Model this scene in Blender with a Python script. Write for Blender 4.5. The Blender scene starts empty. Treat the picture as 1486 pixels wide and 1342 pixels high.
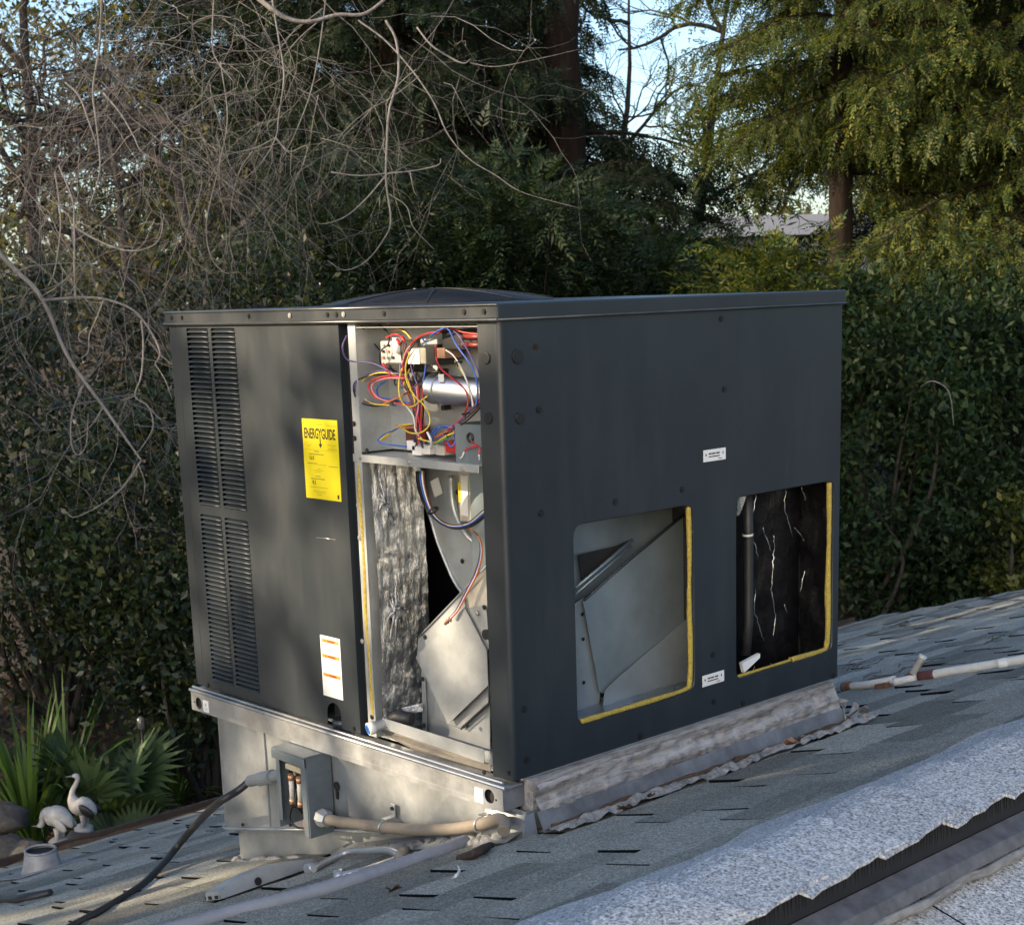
import bpy, bmesh, math, random
import numpy as np
from mathutils import Vector, Matrix
random.seed(7); RNG = np.random.default_rng(11)
SC = bpy.context.scene; COL = SC.collection; R_ = math.radians

# ---------------------------------------------------------------- camera
CAM = np.array([2.3278, -2.1208, 1.0392]); AZ, PIT, ROL = R_(137.51), R_(-12.18), R_(-1.87)
FOC, PCX, PCY, PW, PH = 2200.0, 743.0, 900.0, 1486.0, 1342.0
_d = np.array([math.cos(AZ)*math.cos(PIT), math.sin(AZ)*math.cos(PIT), math.sin(PIT)])
_r = np.array([math.sin(AZ), -math.cos(AZ), 0.0]); _u = np.cross(_r, _d)
VR = _r*math.cos(ROL)+_u*math.sin(ROL); VU = -_r*math.sin(ROL)+_u*math.cos(ROL); VD = _d
cd = bpy.data.cameras.new('camera'); cam = bpy.data.objects.new('camera', cd); COL.objects.link(cam)
cam.matrix_world = Matrix(((VR[0], VU[0], -VD[0], CAM[0]), (VR[1], VU[1], -VD[1], CAM[1]), (VR[2], VU[2], -VD[2], CAM[2]), (0, 0, 0, 1)))
cd.sensor_width = 36.0; cd.lens = 36.0*FOC/PW; cd.shift_x = 0.0; cd.shift_y = (PCY-PH/2)/PW
cd.dof.use_dof = True; cd.dof.focus_distance = 3.6; cd.dof.aperture_fstop = 14.0
cd.clip_start = 0.05; cd.clip_end = 2000.0
SC.camera = cam

# ---------------------------------------------------------------- sky, sun, exposure
SUN_EL, SUN_AZ = R_(20.0), R_(55.0)
SUN = np.array([-math.cos(SUN_EL)*math.cos(SUN_AZ), -math.cos(SUN_EL)*math.sin(SUN_AZ), math.sin(SUN_EL)])
w = bpy.data.worlds.new('World'); SC.world = w; w.use_nodes = True
nt = w.node_tree; nt.nodes.clear()
sky = nt.nodes.new('ShaderNodeTexSky'); sky.sky_type = 'NISHITA'; sky.sun_disc = False
sky.sun_elevation = SUN_EL; sky.sun_rotation = math.atan2(-SUN[0], SUN[1])
sky.air_density = 1.0; sky.dust_density = 1.8; sky.ozone_density = 2.4
bg = nt.nodes.new('ShaderNodeBackground'); bg.inputs['Strength'].default_value = 0.125
wo = nt.nodes.new('ShaderNodeOutputWorld')
nt.links.new(sky.outputs[0], bg.inputs[0]); nt.links.new(bg.outputs[0], wo.inputs[0])
sl = bpy.data.lights.new('sun', 'SUN'); sl.energy = 5.0; sl.angle = R_(0.53); sl.color = (1.0, 0.80, 0.55)
so = bpy.data.objects.new('sun', sl); COL.objects.link(so)
so.rotation_euler = Vector(SUN).to_track_quat('Z', 'Y').to_euler(); so.location = (-12, -9, 9)
SC.view_settings.view_transform = 'Standard'; SC.view_settings.look = 'None'
SC.view_settings.gamma = 1.0; SC.view_settings.exposure = 1.05; SC.view_settings.use_curve_mapping = False
SC.render.engine = 'CYCLES'; SC.cycles.use_denoising = True
SC.cycles.max_bounces = 4; SC.cycles.diffuse_bounces = 3; SC.cycles.glossy_bounces = 3; SC.cycles.transmission_bounces = 2
SC.cycles.use_adaptive_sampling = True; SC.cycles.adaptive_threshold = 0.02
SC.cycles.caustics_reflective = False; SC.cycles.caustics_refractive = False

# ---------------------------------------------------------------- placing helpers: a viewing line met with a real plane
def _ray(px, py): return VD+VR*((px-PCX)/FOC)-VU*((py-PCY)/FOC)
def on(px, py, n, c):
    v = _ray(px, py); n = np.array(n, float); t = (c-n@CAM)/(n@v); return tuple(CAM+v*t)
def onx(px, py, x): return on(px, py, (1, 0, 0), x)
def ony(px, py, y): return on(px, py, (0, 1, 0), y)
def onz(px, py, z): return on(px, py, (0, 0, 1), z)
def deep(px, py, d): return tuple(CAM+_ray(px, py)*d)
SLOPE, ROOF0 = 0.3127, -0.1377
def onroof(px, py, lift=0.0): return on(px, py, (-SLOPE, 0, 1), ROOF0+lift)
def roofz(x): return ROOF0+SLOPE*x
def project(P):
    v = np.asarray(P, float)-CAM; z = v@VD
    return PCX+FOC*(v@VR)/z, PCY-FOC*(v@VU)/z, z

# ---------------------------------------------------------------- materials
def nodes_of(m):
    m.use_nodes = True; t = m.node_tree; t.nodes.clear()
    o = t.nodes.new('ShaderNodeOutputMaterial'); b = t.nodes.new('ShaderNodeBsdfPrincipled')
    t.links.new(b.outputs[0], o.inputs[0]); return t, b, o
def ramp(t, stops, fac, interp='LINEAR'):
    r = t.nodes.new('ShaderNodeValToRGB'); r.color_ramp.interpolation = interp
    e = r.color_ramp.elements
    while len(e) > len(stops): e.remove(e[-1])
    while len(e) < len(stops): e.new(0.5)
    for i, (p, c) in enumerate(stops):
        e[i].position = p; e[i].color = (c[0], c[1], c[2], 1) if len(c) == 3 else c
    t.links.new(fac, r.inputs[0]); return r.outputs[0]
def tex(t, kind, scale, coord, detail=4.0, rough=0.6, stretch=None, dist=0.0):
    n = t.nodes.new({'noise': 'ShaderNodeTexNoise', 'voronoi': 'ShaderNodeTexVoronoi', 'wave': 'ShaderNodeTexWave'}[kind])
    n.inputs['Scale'].default_value = scale
    if 'Detail' in n.inputs: n.inputs['Detail'].default_value = detail
    if 'Roughness' in n.inputs: n.inputs['Roughness'].default_value = rough
    if 'Distortion' in n.inputs: n.inputs['Distortion'].default_value = dist
    if stretch is not None:
        mp = t.nodes.new('ShaderNodeMapping'); mp.inputs['Scale'].default_value = stretch
        t.links.new(coord, mp.inputs[0]); coord = mp.outputs[0]
    t.links.new(coord, n.inputs['Vector']); return n
def worldpos(t):
    g = t.nodes.new('ShaderNodeNewGeometry'); return g.outputs['Position']
def objpos(t):
    g = t.nodes.new('ShaderNodeTexCoord'); return g.outputs['Object']
def mixc(t, a, b, fac, blend='MIX'):
    n = t.nodes.new('ShaderNodeMix'); n.data_type = 'RGBA'; n.blend_type = blend
    for sock, v in ((n.inputs[0], fac), (n.inputs[6], a), (n.inputs[7], b)):
        if isinstance(v, (int, float)): sock.default_value = v
        elif isinstance(v, tuple): sock.default_value = (v[0], v[1], v[2], 1)
        else: t.links.new(v, sock)
    return n.outputs[2]
def bump(t, b, h, strength=0.3, dist=0.01, after=None):
    n = t.nodes.new('ShaderNodeBump'); n.inputs['Strength'].default_value = strength; n.inputs['Distance'].default_value = dist
    t.links.new(h, n.inputs['Height'])
    if after is not None: t.links.new(after, n.inputs['Normal'])
    t.links.new(n.outputs[0], b.inputs['Normal']); return n.outputs[0]
def setv(b, **k):
    for n, v in k.items():
        b.inputs[{'rough': 'Roughness', 'metal': 'Metallic', 'spec': 'Specular IOR Level', 'coat': 'Coat Weight', 'coatr': 'Coat Roughness'}[n]].default_value = v
MATS = {}
def plain(name, col, rough=0.5, metal=0.0, var=0.15, scale=30.0, bmp=0.05, spec=0.5):
    if name in MATS: return MATS[name]
    m = bpy.data.materials.new(name); t, b, o = nodes_of(m); p = worldpos(t)
    n = tex(t, 'noise', scale, p, 5, 0.65)
    lo = tuple(c*(1-var) for c in col); hi = tuple(min(1, c*(1+var)) for c in col)
    t.links.new(ramp(t, [(0.3, lo), (0.7, hi)], n.outputs[0]), b.inputs['Base Color'])
    setv(b, rough=rough, metal=metal, spec=spec)
    if bmp: bump(t, b, n.outputs[0], bmp, 0.004)
    MATS[name] = m; return m
def mat_paint():
    m = bpy.data.materials.new('charcoal_paint'); t, b, o = nodes_of(m); p = worldpos(t)
    n = tex(t, 'noise', 3.0, p, 6, 0.6); f = tex(t, 'noise', 420.0, p, 2, 0.5); s = tex(t, 'noise', 9.0, p, 6, 0.7, (1, 1, 0.25))
    c = ramp(t, [(0.3, (0.0155, 0.022, 0.0285)), (0.75, (0.0225, 0.030, 0.0375))], n.outputs[0])
    dust = ramp(t, [(0.50, (0, 0, 0)), (0.78, (0.55, 0.55, 0.55))], s.outputs[0])
    t.links.new(mixc(t, c, (0.032, 0.037, 0.041), dust), b.inputs['Base Color'])
    t.links.new(ramp(t, [(0.3, (0.30,)*3), (0.75, (0.46,)*3)], s.outputs[0]), b.inputs['Roughness'])
    setv(b, spec=0.55, metal=0.0); wv = tex(t, 'noise', 2.6, p, 2, 0.4); b1 = bump(t, b, wv.outputs[0], 0.22, 0.03); bump(t, b, f.outputs[0], 0.05, 0.001, b1); return m
def mat_galv(name, lo, hi, rough=(0.30, 0.55), metal=0.75, spangle=60.0, dirt=0.0):
    m = bpy.data.materials.new(name); t, b, o = nodes_of(m); p = worldpos(t)
    v = tex(t, 'voronoi', spangle, p); n = tex(t, 'noise', 7.0, p, 7, 0.65); st = tex(t, 'noise', 14.0, p, 6, 0.7, (1, 1, 0.15))
    sp = t.nodes.new('ShaderNodeSeparateColor'); t.links.new(v.outputs['Color'], sp.inputs[0])
    a = ramp(t, [(0.0, lo), (1.0, hi)], sp.outputs[0]); c2 = ramp(t, [(0.3, tuple(x*0.72 for x in lo)), (0.7, hi)], n.outputs[0])
    c = mixc(t, a, c2, 0.65)
    if dirt: c = mixc(t, c, (0.16, 0.13, 0.10), ramp(t, [(0.5, (0, 0, 0)), (0.85, (dirt,)*3)], st.outputs[0]))
    t.links.new(c, b.inputs['Base Color'])
    t.links.new(ramp(t, [(0.3, (rough[0],)*3), (0.7, (rough[1],)*3)], n.outputs[0]), b.inputs['Roughness'])
    setv(b, metal=metal); bump(t, b, n.outputs[0], 0.06, 0.01); return m
def mat_foil(name, lo, hi, rough, metal, bs=0.8):
    m = bpy.data.materials.new(name); t, b, o = nodes_of(m); p = worldpos(t)
    n = tex(t, 'noise', 26.0, p, 7, 0.7, None, 1.2); g = tex(t, 'noise', 60.0, p, 6, 0.75, (1, 1, 0.22), 0.6)
    t.links.new(ramp(t, [(0.35, lo), (0.65, hi)], n.outputs[0]), b.inputs['Base Color'])
    setv(b, metal=metal, rough=rough)
    h = mixc(t, n.outputs[0], g.outputs[0], 0.8); bump(t, b, h, bs, 0.012); return m
def island_random(t):
    g = t.nodes.new('ShaderNodeNewGeometry'); oi = t.nodes.new('ShaderNodeObjectInfo')
    a = t.nodes.new('ShaderNodeMath'); a.operation = 'ADD'; f = t.nodes.new('ShaderNodeMath'); f.operation = 'FRACT'
    t.links.new(g.outputs['Random Per Island'], a.inputs[0]); t.links.new(oi.outputs['Random'], a.inputs[1]); t.links.new(a.outputs[0], f.inputs[0])
    return f.outputs[0]
def mat_shingle(name, dark, mid, light, gran, moss=0.3, gs=420.0, vary=0.5):
    m = bpy.data.materials.new(name); t, b, o = nodes_of(m); p = worldpos(t)
    f = tex(t, 'noise', gs, p, 2.5, 0.7); f2 = tex(t, 'noise', gs*0.4, p, 3, 0.7); n = tex(t, 'noise', 2.2, p, 6, 0.65); n2 = tex(t, 'noise', 11.0, p, 6, 0.7)
    base = ramp(t, [(0.34, dark), (0.5, mid), (0.66, light)], f.outputs[0])
    tone = ramp(t, [(0.0, (1-vary*0.5,)*3), (1.0, (1+vary*0.3,)*3)], island_random(t))
    c = mixc(t, base, tone, 1.0, 'MULTIPLY')
    c = mixc(t, c, gran, ramp(t, [(0.45, (0, 0, 0)), (0.7, (0.35,)*3)], n.outputs[0]))
    c = mixc(t, c, (0.07, 0.085, 0.05), ramp(t, [(0.5, (0, 0, 0)), (0.75, (moss,)*3)], n2.outputs[0]))
    c = mixc(t, c, ramp(t, [(0.3, (0.45,)*3), (0.6, (1.0,)*3)], f2.outputs[0]), 0.75, 'MULTIPLY')
    t.links.new(c, b.inputs['Base Color']); setv(b, rough=0.92, spec=0.25)
    bump(t, b, f.outputs[0], 0.6, 0.004); return m
def mat_leaf(name, cols, trans=0.3, rough=0.5, spec=0.4):
    m = bpy.data.materials.new(name); t, b, o = nodes_of(m)
    c = ramp(t, [(i/(len(cols)-1), c) for i, c in enumerate(cols)], island_random(t))
    n = tex(t, 'noise', 1.7, worldpos(t), 3, 0.5)
    c = mixc(t, c, ramp(t, [(0.3, (0.62,)*3), (0.7, (1.25,)*3)], n.outputs[0]), 1.0, 'MULTIPLY')
    t.links.new(c, b.inputs['Base Color']); setv(b, rough=rough, spec=spec)
    tr = t.nodes.new('ShaderNodeBsdfTranslucent'); t.links.new(mixc(t, c, (1.25, 1.2, 0.45), 1.0, 'MULTIPLY'), tr.inputs[0])
    mx = t.nodes.new('ShaderNodeMixShader'); mx.inputs[0].default_value = trans
    t.links.new(b.outputs[0], mx.inputs[1]); t.links.new(tr.outputs[0], mx.inputs[2]); t.links.new(mx.outputs[0], o.inputs[0]); return m
def mat_bark(name, lo, hi, scale=14.0):
    m = bpy.data.materials.new(name); t, b, o = nodes_of(m); p = worldpos(t)
    n = tex(t, 'noise', scale, p, 8, 0.7, (1, 1, 0.16)); t.links.new(ramp(t, [(0.3, lo), (0.7, hi)], n.outputs[0]), b.inputs['Base Color'])
    setv(b, rough=0.9, spec=0.2); bump(t, b, n.outputs[0], 0.8, 0.03); return m
def mat_weathered(name, stops, scale=9.0, stretch=(6, 0.8, 8), rough=0.85, bs=0.8):
    m = bpy.data.materials.new(name); t, b, o = nodes_of(m); p = worldpos(t)
    n = tex(t, 'noise', scale, p, 9, 0.72, stretch, 0.5); g = tex(t, 'noise', scale*4, p, 6, 0.7)
    h = mixc(t, n.outputs[0], g.outputs[0], 0.35)
    t.links.new(ramp(t, stops, h), b.inputs['Base Color']); setv(b, rough=rough, spec=0.3); bump(t, b, h, bs, 0.02); return m

M_PAINT = mat_paint()
M_GALV = mat_galv('galvanised_steel', (0.36, 0.38, 0.40), (0.56, 0.58, 0.60))
M_GALVC = mat_galv('weathered_galvanised_steel', (0.36, 0.39, 0.415), (0.52, 0.55, 0.57), (0.34, 0.50), 0.7, 45.0, 0.10)
M_GALVW = mat_galv('zinc_sheet', (0.36, 0.395, 0.42), (0.52, 0.55, 0.57), (0.32, 0.5), 0.6)
M_GREYBOX = plain('grey_enamel', (0.13, 0.16, 0.18), 0.5, 0.1, 0.12, 25.0)
M_FOIL = mat_foil('foil_facing', (0.30, 0.31, 0.32), (0.72, 0.73, 0.74), 0.20, 1.0)
M_BLACKFOIL = mat_foil('black_facing', (0.004, 0.004, 0.005), (0.009, 0.009, 0.010), 0.25, 0.0, 0.35)
M_BLACKFOIL.node_tree.nodes['Principled BSDF'].inputs['Specular IOR Level'].default_value = 0.22
M_GLINT = plain('crease_glint', (0.75, 0.76, 0.76), 0.25, 0.9, 0.2, 60, 0.2)  # pale metal tone for highlights drawn along the glossy creases
M_YELLOW = plain('fibreglass_edge', (0.40, 0.30, 0.06), 0.9, 0, 0.35, 160.0, 0.6)
M_DARK = plain('dark_void', (0.012, 0.012, 0.013), 0.8, 0, 0.2)  # near-black tone standing in for shade inside openings and recesses
M_BLACK = plain('black_plastic', (0.014, 0.014, 0.015), 0.45)
M_RUBBER = plain('black_rubber', (0.022, 0.022, 0.025), 0.5, 0, 0.2, 60)
M_SCREW = plain('dark_screw', (0.02, 0.021, 0.022), 0.4, 0.3)
M_ZSCREW = plain('zinc_screw', (0.5, 0.5, 0.5), 0.35, 0.9)
M_WHITE = plain('white_print', (0.78, 0.78, 0.77), 0.5, 0, 0.05, 20, 0)
M_STICKY = plain('yellow_sticker', (0.80, 0.66, 0.012), 0.45, 0, 0.04, 20, 0)
M_INK = plain('black_ink', (0.03, 0.025, 0.005), 0.6, 0, 0.05, 20, 0)
M_FADE = plain('faint_ink', (0.36, 0.30, 0.02), 0.6, 0, 0.1, 20, 0)
M_GREYINK = plain('grey_ink', (0.48, 0.50, 0.54), 0.6, 0, 0.1, 20, 0)
M_ORANGE = plain('orange_print', (0.80, 0.26, 0.05), 0.5, 0, 0.05, 20, 0)
M_PVC = plain('white_pvc', (0.66, 0.66, 0.63), 0.4, 0, 0.14, 22)
M_BLUE = plain('blue_pvc', (0.03, 0.20, 0.62), 0.4)
M_RUST = plain('rust', (0.17, 0.085, 0.05), 0.9, 0, 0.5, 40, 0.5)
M_ALU = plain('aluminium_can', (0.66, 0.67, 0.68), 0.38, 1.0, 0.05, 40, 0)
M_BRASS = plain('copper_contact', (0.45, 0.26, 0.17), 0.45, 0.6)
M_CONDUIT = mat_weathered('grey_conduit', [(0.3, (0.20, 0.215, 0.245)), (0.7, (0.30, 0.315, 0.345))], 12, (1, 1, 1), 0.6, 0.15)
M_CONDUITB = mat_weathered('tan_conduit', [(0.3, (0.20, 0.17, 0.135)), (0.7, (0.32, 0.275, 0.22))], 12, (1, 1, 1), 0.6, 0.15)
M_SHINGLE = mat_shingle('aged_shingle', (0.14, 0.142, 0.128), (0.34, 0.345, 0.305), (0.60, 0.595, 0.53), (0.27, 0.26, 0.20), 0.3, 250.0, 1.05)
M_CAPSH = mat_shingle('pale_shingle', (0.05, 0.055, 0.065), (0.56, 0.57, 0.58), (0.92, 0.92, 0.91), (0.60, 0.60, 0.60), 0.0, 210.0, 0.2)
M_ASPHALT = plain('asphalt_edge', (0.006, 0.006, 0.006), 0.95, 0, 0.2, 60, 0, 0.1)
M_FELT = plain('roofing_felt', (0.008, 0.008, 0.008), 0.95, 0, 0.3, 60, 0.3)
M_MASTIC = mat_weathered('cracked_mastic', [(0.30, (0.10, 0.10, 0.10)), (0.48, (0.30, 0.29, 0.28)), (0.7, (0.52, 0.50, 0.48))], 10, (5, 1.2, 9))
M_WHITEMASTIC = mat_weathered('white_sealant', [(0.36, (0.10, 0.09, 0.08)), (0.47, (0.30, 0.29, 0.275)), (0.66, (0.56, 0.55, 0.53))], 24, (1, 1, 1))
M_TRIM = plain('edge_highlight_trim', (0.10, 0.10, 0.098), 0.28, 0.6, 0.3, 12, 0.05)  # lighter than the cap paint: bright edge highlights put into the colour
M_DEBRIS = mat_weathered('debris', [(0.3, (0.06, 0.035, 0.02)), (0.7, (0.20, 0.12, 0.07))], 40, (1, 1, 1))
M_TIMBER = mat_weathered('painted_timber', [(0.30, (0.09, 0.075, 0.065)), (0.41, (0.26, 0.235, 0.22)), (0.50, (0.42, 0.41, 0.40)), (0.68, (0.60, 0.59, 0.58))], 7, (8, 0.7, 9))
M_FLASH = plain('lead_flashing', (0.19, 0.195, 0.205), 0.6, 0.3, 0.4, 12, 0.3)
M_BROWNWOOD = mat_weathered('brown_wood', [(0.3, (0.035, 0.027, 0.022)), (0.7, (0.095, 0.073, 0.058))], 9, (8, 0.8, 8))
M_EARTH = mat_weathered('earth', [(0.3, (0.022, 0.017, 0.012)), (0.7, (0.075, 0.055, 0.038))], 5, (1, 1, 1))
M_STATUE = mat_weathered('statue_stone', [(0.3, (0.26, 0.25, 0.235)), (0.6, (0.50, 0.485, 0.46))], 22, (1, 1, 1), 0.7, 0.3)
M_ROCK = mat_weathered('rock', [(0.3, (0.04, 0.037, 0.034)), (0.7, (0.12, 0.11, 0.10))], 8, (1, 1, 1))
M_DRYLEAF = plain('dry_leaf', (0.36, 0.19, 0.11), 0.8, 0, 0.3, 50, 0.3)
WIRE = {k: plain('wire_'+k, c, 0.4, 0, 0.06, 20, 0) for k, c in dict(red=(0.50, 0.025, 0.03), yellow=(0.68, 0.50, 0.06), blue=(0.04, 0.12, 0.50), black=(0.015, 0.015, 0.018), white=(0.7, 0.68, 0.66), orange=(0.62, 0.18, 0.04), brown=(0.12, 0.05, 0.03), purple=(0.10, 0.07, 0.20), green=(0.05, 0.25, 0.08), pink=(0.6, 0.2, 0.22)).items()}

# ---------------------------------------------------------------- mesh helpers
def link(o, parent=None):
    COL.objects.link(o)
    if parent is not None:
        o.parent = parent
        if parent.type == 'EMPTY': o.matrix_parent_inverse = Matrix.Translation(-parent.location)
    return o
def tag(o, label, cat, group=None):
    o['label'] = label; o['category'] = cat
    if group: o['group'] = group
    return o
def thing(name, label, cat, loc=(0, 0, 0), group=None):
    o = bpy.data.objects.new(name, None); o.empty_display_size = 0.1; o.location = loc; COL.objects.link(o)
    return tag(o, label, cat, group)
def catmull(pts, n=6):
    P = [np.array(p, float) for p in pts]
    if len(P) < 3:
        return [P[0]+(P[-1]-P[0])*i/n for i in range(n+1)]
    Q = [2*P[0]-P[1]]+P+[2*P[-1]-P[-2]]; out = []
    for i in range(1, len(Q)-2):
        a, b, c, d = Q[i-1], Q[i], Q[i+1], Q[i+2]
        for k in range(n):
            t = k/n; out.append(0.5*((2*b)+(c-a)*t+(2*a-5*b+4*c-d)*t*t+(3*b-a-3*c+d)*t**3))
    out.append(P[-1]); return out
class MB:
    def __init__(s): s.v = []; s.f = []; s.sm = []
    def add(s, vs, fs, smooth=False):
        o = len(s.v); s.v.extend([tuple(map(float, p)) for p in vs]); s.f.extend([tuple(i+o for i in f) for f in fs]); s.sm.extend([smooth]*len(fs)); return s
    def box(s, x0, x1, y0, y1, z0, z1, xf=None):
        vs = [(x, y, z) for x in (x0, x1) for y in (y0, y1) for z in (z0, z1)]
        if xf is not None: vs = [tuple(xf(p)) for p in vs]
        return s.add(vs, [(0, 1, 3, 2), (4, 6, 7, 5), (0, 4, 5, 1), (2, 3, 7, 6), (0, 2, 6, 4), (1, 5, 7, 3)])
    def tube(s, pts, rad, n=8, caps=True, smooth=True):
        P = np.array(pts, float); N = len(P); rr = np.full(N, rad) if np.isscalar(rad) else np.interp(np.linspace(0, 1, N), np.linspace(0, 1, len(rad)), rad)
        T = np.gradient(P, axis=0); T /= np.linalg.norm(T, axis=1)[:, None]+1e-12
        a = np.array([0, 0, 1.0]) if abs(T[0][2]) < 0.9 else np.array([1.0, 0, 0]); u = np.cross(T[0], a); u /= np.linalg.norm(u)
        vs = []
        for i in range(N):
            u = u-T[i]*(u@T[i]); u /= np.linalg.norm(u)+1e-12; v = np.cross(T[i], u)
            for k in range(n):
                an = 2*math.pi*k/n; vs.append(P[i]+rr[i]*(math.cos(an)*u+math.sin(an)*v))
        fs = [(i*n+k, i*n+(k+1) % n, (i+1)*n+(k+1) % n, (i+1)*n+k) for i in range(N-1) for k in range(n)]
        o = len(s.v); s.add(vs, fs, smooth)
        if caps: s.f.append(tuple(o+k for k in range(n))[::-1]); s.sm.append(False); s.f.append(tuple(o+(N-1)*n+k for k in range(n))); s.sm.append(False)
        return s
    def poly(s, pts, thick, nrm):
        n = len(pts); nr = np.array(nrm, float); nr /= np.linalg.norm(nr)
        a = [np.array(p, float) for p in pts]; b = [p-nr*thick for p in a]
        return s.add(a+b, [tuple(range(n)), tuple(range(2*n-1, n-1, -1))]+[(i, i+n, (i+1) % n+n, (i+1) % n) for i in range(n)])
    def ball(s, c, r, sc=(1, 1, 1), nu=10, nv=7, jit=0.0):
        vs = []
        for j in range(nv+1):
            th = math.pi*j/nv
            for i in range(nu):
                ph = 2*math.pi*i/nu; q = r*(1+random.uniform(-jit, jit)) if 0 < j < nv else r
                vs.append((c[0]+sc[0]*q*math.sin(th)*math.cos(ph), c[1]+sc[1]*q*math.sin(th)*math.sin(ph), c[2]+sc[2]*q*math.cos(th)))
        return s.add(vs, [(j*nu+i, (j+1)*nu+i, (j+1)*nu+(i+1) % nu, j*nu+(i+1) % nu) for j in range(nv) for i in range(nu)], True)
    def disc(s, c, r, depth, axis, n=14):
        c = np.array(c, float); a = np.array(axis, float); a /= np.linalg.norm(a)
        return s.tube([c, c+a*depth], r, n, True, False)
    def mesh(s, name, bevel=0.0, seg=2):
        me = bpy.data.meshes.new(name); me.from_pydata(s.v, [], s.f); me.polygons.foreach_set('use_smooth', s.sm)
        bm = bmesh.new(); bm.from_mesh(me)
        if bevel:
            bmesh.ops.bevel(bm, geom=list(bm.edges), offset=bevel, segments=seg, affect='EDGES', profile=0.5, clamp_overlap=True)
        bmesh.ops.recalc_face_normals(bm, faces=bm.faces); bm.to_mesh(me); bm.free()
        me.update(); return me
    def build(s, name, mat, parent=None, bevel=0.0, seg=2):
        me = s.mesh(name, bevel, seg); me.materials.append(mat); return link(bpy.data.objects.new(name, me), parent)
def rrect(a0, a1, b0, b1, r, n=4):
    out = []
    for (cx, cy, st) in ((a1-r, b1-r, 0), (a0+r, b1-r, 90), (a0+r, b0+r, 180), (a1-r, b0+r, 270)):
        for k in range(n+1):
            an = R_(st+90*k/n); out.append((cx+r*math.cos(an), cy+r*math.sin(an)))
    return out
def circle(cx, cy, r, n=12): return [(cx+r*math.cos(2*math.pi*k/n), cy+r*math.sin(2*math.pi*k/n)) for k in range(n)]
def sheet(name, outline, holes, thick, frame, mat, parent):
    """a plate with real openings: frame maps (u, v, depth) to a point"""
    bm = bmesh.new(); edges = []
    for loop in [outline]+holes:
        vs = [bm.verts.new((p[0], p[1], 0)) for p in loop]
        for i in range(len(vs)): edges.append(bm.edges.new((vs[i], vs[(i+1) % len(vs)])))
    bmesh.ops.triangle_fill(bm, use_beauty=True, use_dissolve=False, edges=edges)
    ex = bmesh.ops.extrude_face_region(bm, geom=list(bm.faces))
    for v in [g for g in ex['geom'] if isinstance(g, bmesh.types.BMVert)]: v.co.z = thick
    for v in bm.verts: v.co = frame(*v.co)
    bmesh.ops.recalc_face_normals(bm, faces=bm.faces)
    me = bpy.data.meshes.new(name); bm.to_mesh(me); bm.free(); me.materials.append(mat)
    return link(bpy.data.objects.new(name, me), parent)
def front(y): return lambda u, v, d: (u, y+d, v)
def side(x): return lambda u, v, d: (x-d, u, v)
def lettering(txt, size, origin, uax, vax, mat, parent, sx=1.0, off=0.0, name='lettering'):
    cu = bpy.data.curves.new('t', 'FONT'); cu.body = txt; cu.size = size; cu.offset = off; cu.extrude = 0.0002; cu.resolution_u = 3
    ob = bpy.data.objects.new('t', cu); COL.objects.link(ob); dg = bpy.context.evaluated_depsgraph_get()
    me = bpy.data.meshes.new_from_object(ob.evaluated_get(dg)); bpy.data.objects.remove(ob); bpy.data.curves.remove(cu)
    u, v = Vector(uax), Vector(vax); n = u.cross(v); o = Vector(origin)
    for q in me.vertices: q.co = o+u*(q.co.x*sx)+v*q.co.y+n*q.co.z
    me.materials.clear(); me.materials.append(mat); return link(bpy.data.objects.new(name, me), parent)
def npmesh(name, V, F, mat, parent=None, kind=None, smooth=False):
    me = bpy.data.meshes.new(name); V = np.ascontiguousarray(V, np.float32); F = np.ascontiguousarray(F, np.int32); k = F.shape[1]
    me.vertices.add(len(V)); me.vertices.foreach_set('co', V.ravel()); me.loops.add(F.size); me.loops.foreach_set('vertex_index', F.ravel())
    me.polygons.add(len(F)); me.polygons.foreach_set('loop_start', np.arange(0, F.size, k, dtype=np.int32))
    me.polygons.foreach_set('loop_total', np.full(len(F), k, np.int32)); me.update(calc_edges=True)
    if smooth: me.polygons.foreach_set('use_smooth', np.ones(len(F), bool))
    me.materials.append(mat); o = link(bpy.data.objects.new(name, me), parent)
    if kind: o['kind'] = kind
    return o
def fbm(p, s, seed=0):
    from mathutils import noise
    return noise.fractal(Vector((p[0]*s+seed*7.3, p[1]*s-seed*3.1, p[2]*s+seed)), 1.0, 2.0, 4)
def rough_grid(name, fn, nu, nv, amp, scale, mat, parent, seed=0, nrm=(1, 0, 0), smooth=True):
    V = []; n = np.array(nrm, float)
    for j in range(nv+1):
        for i in range(nu+1):
            p = np.array(fn(i/nu, j/nv), float); V.append(p+n*amp*fbm(p, scale, seed))
    F = [(j*(nu+1)+i, j*(nu+1)+i+1, (j+1)*(nu+1)+i+1, (j+1)*(nu+1)+i) for j in range(nv) for i in range(nu)]
    return npmesh(name, np.array(V), np.array(F), mat, parent, None, smooth)
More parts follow.
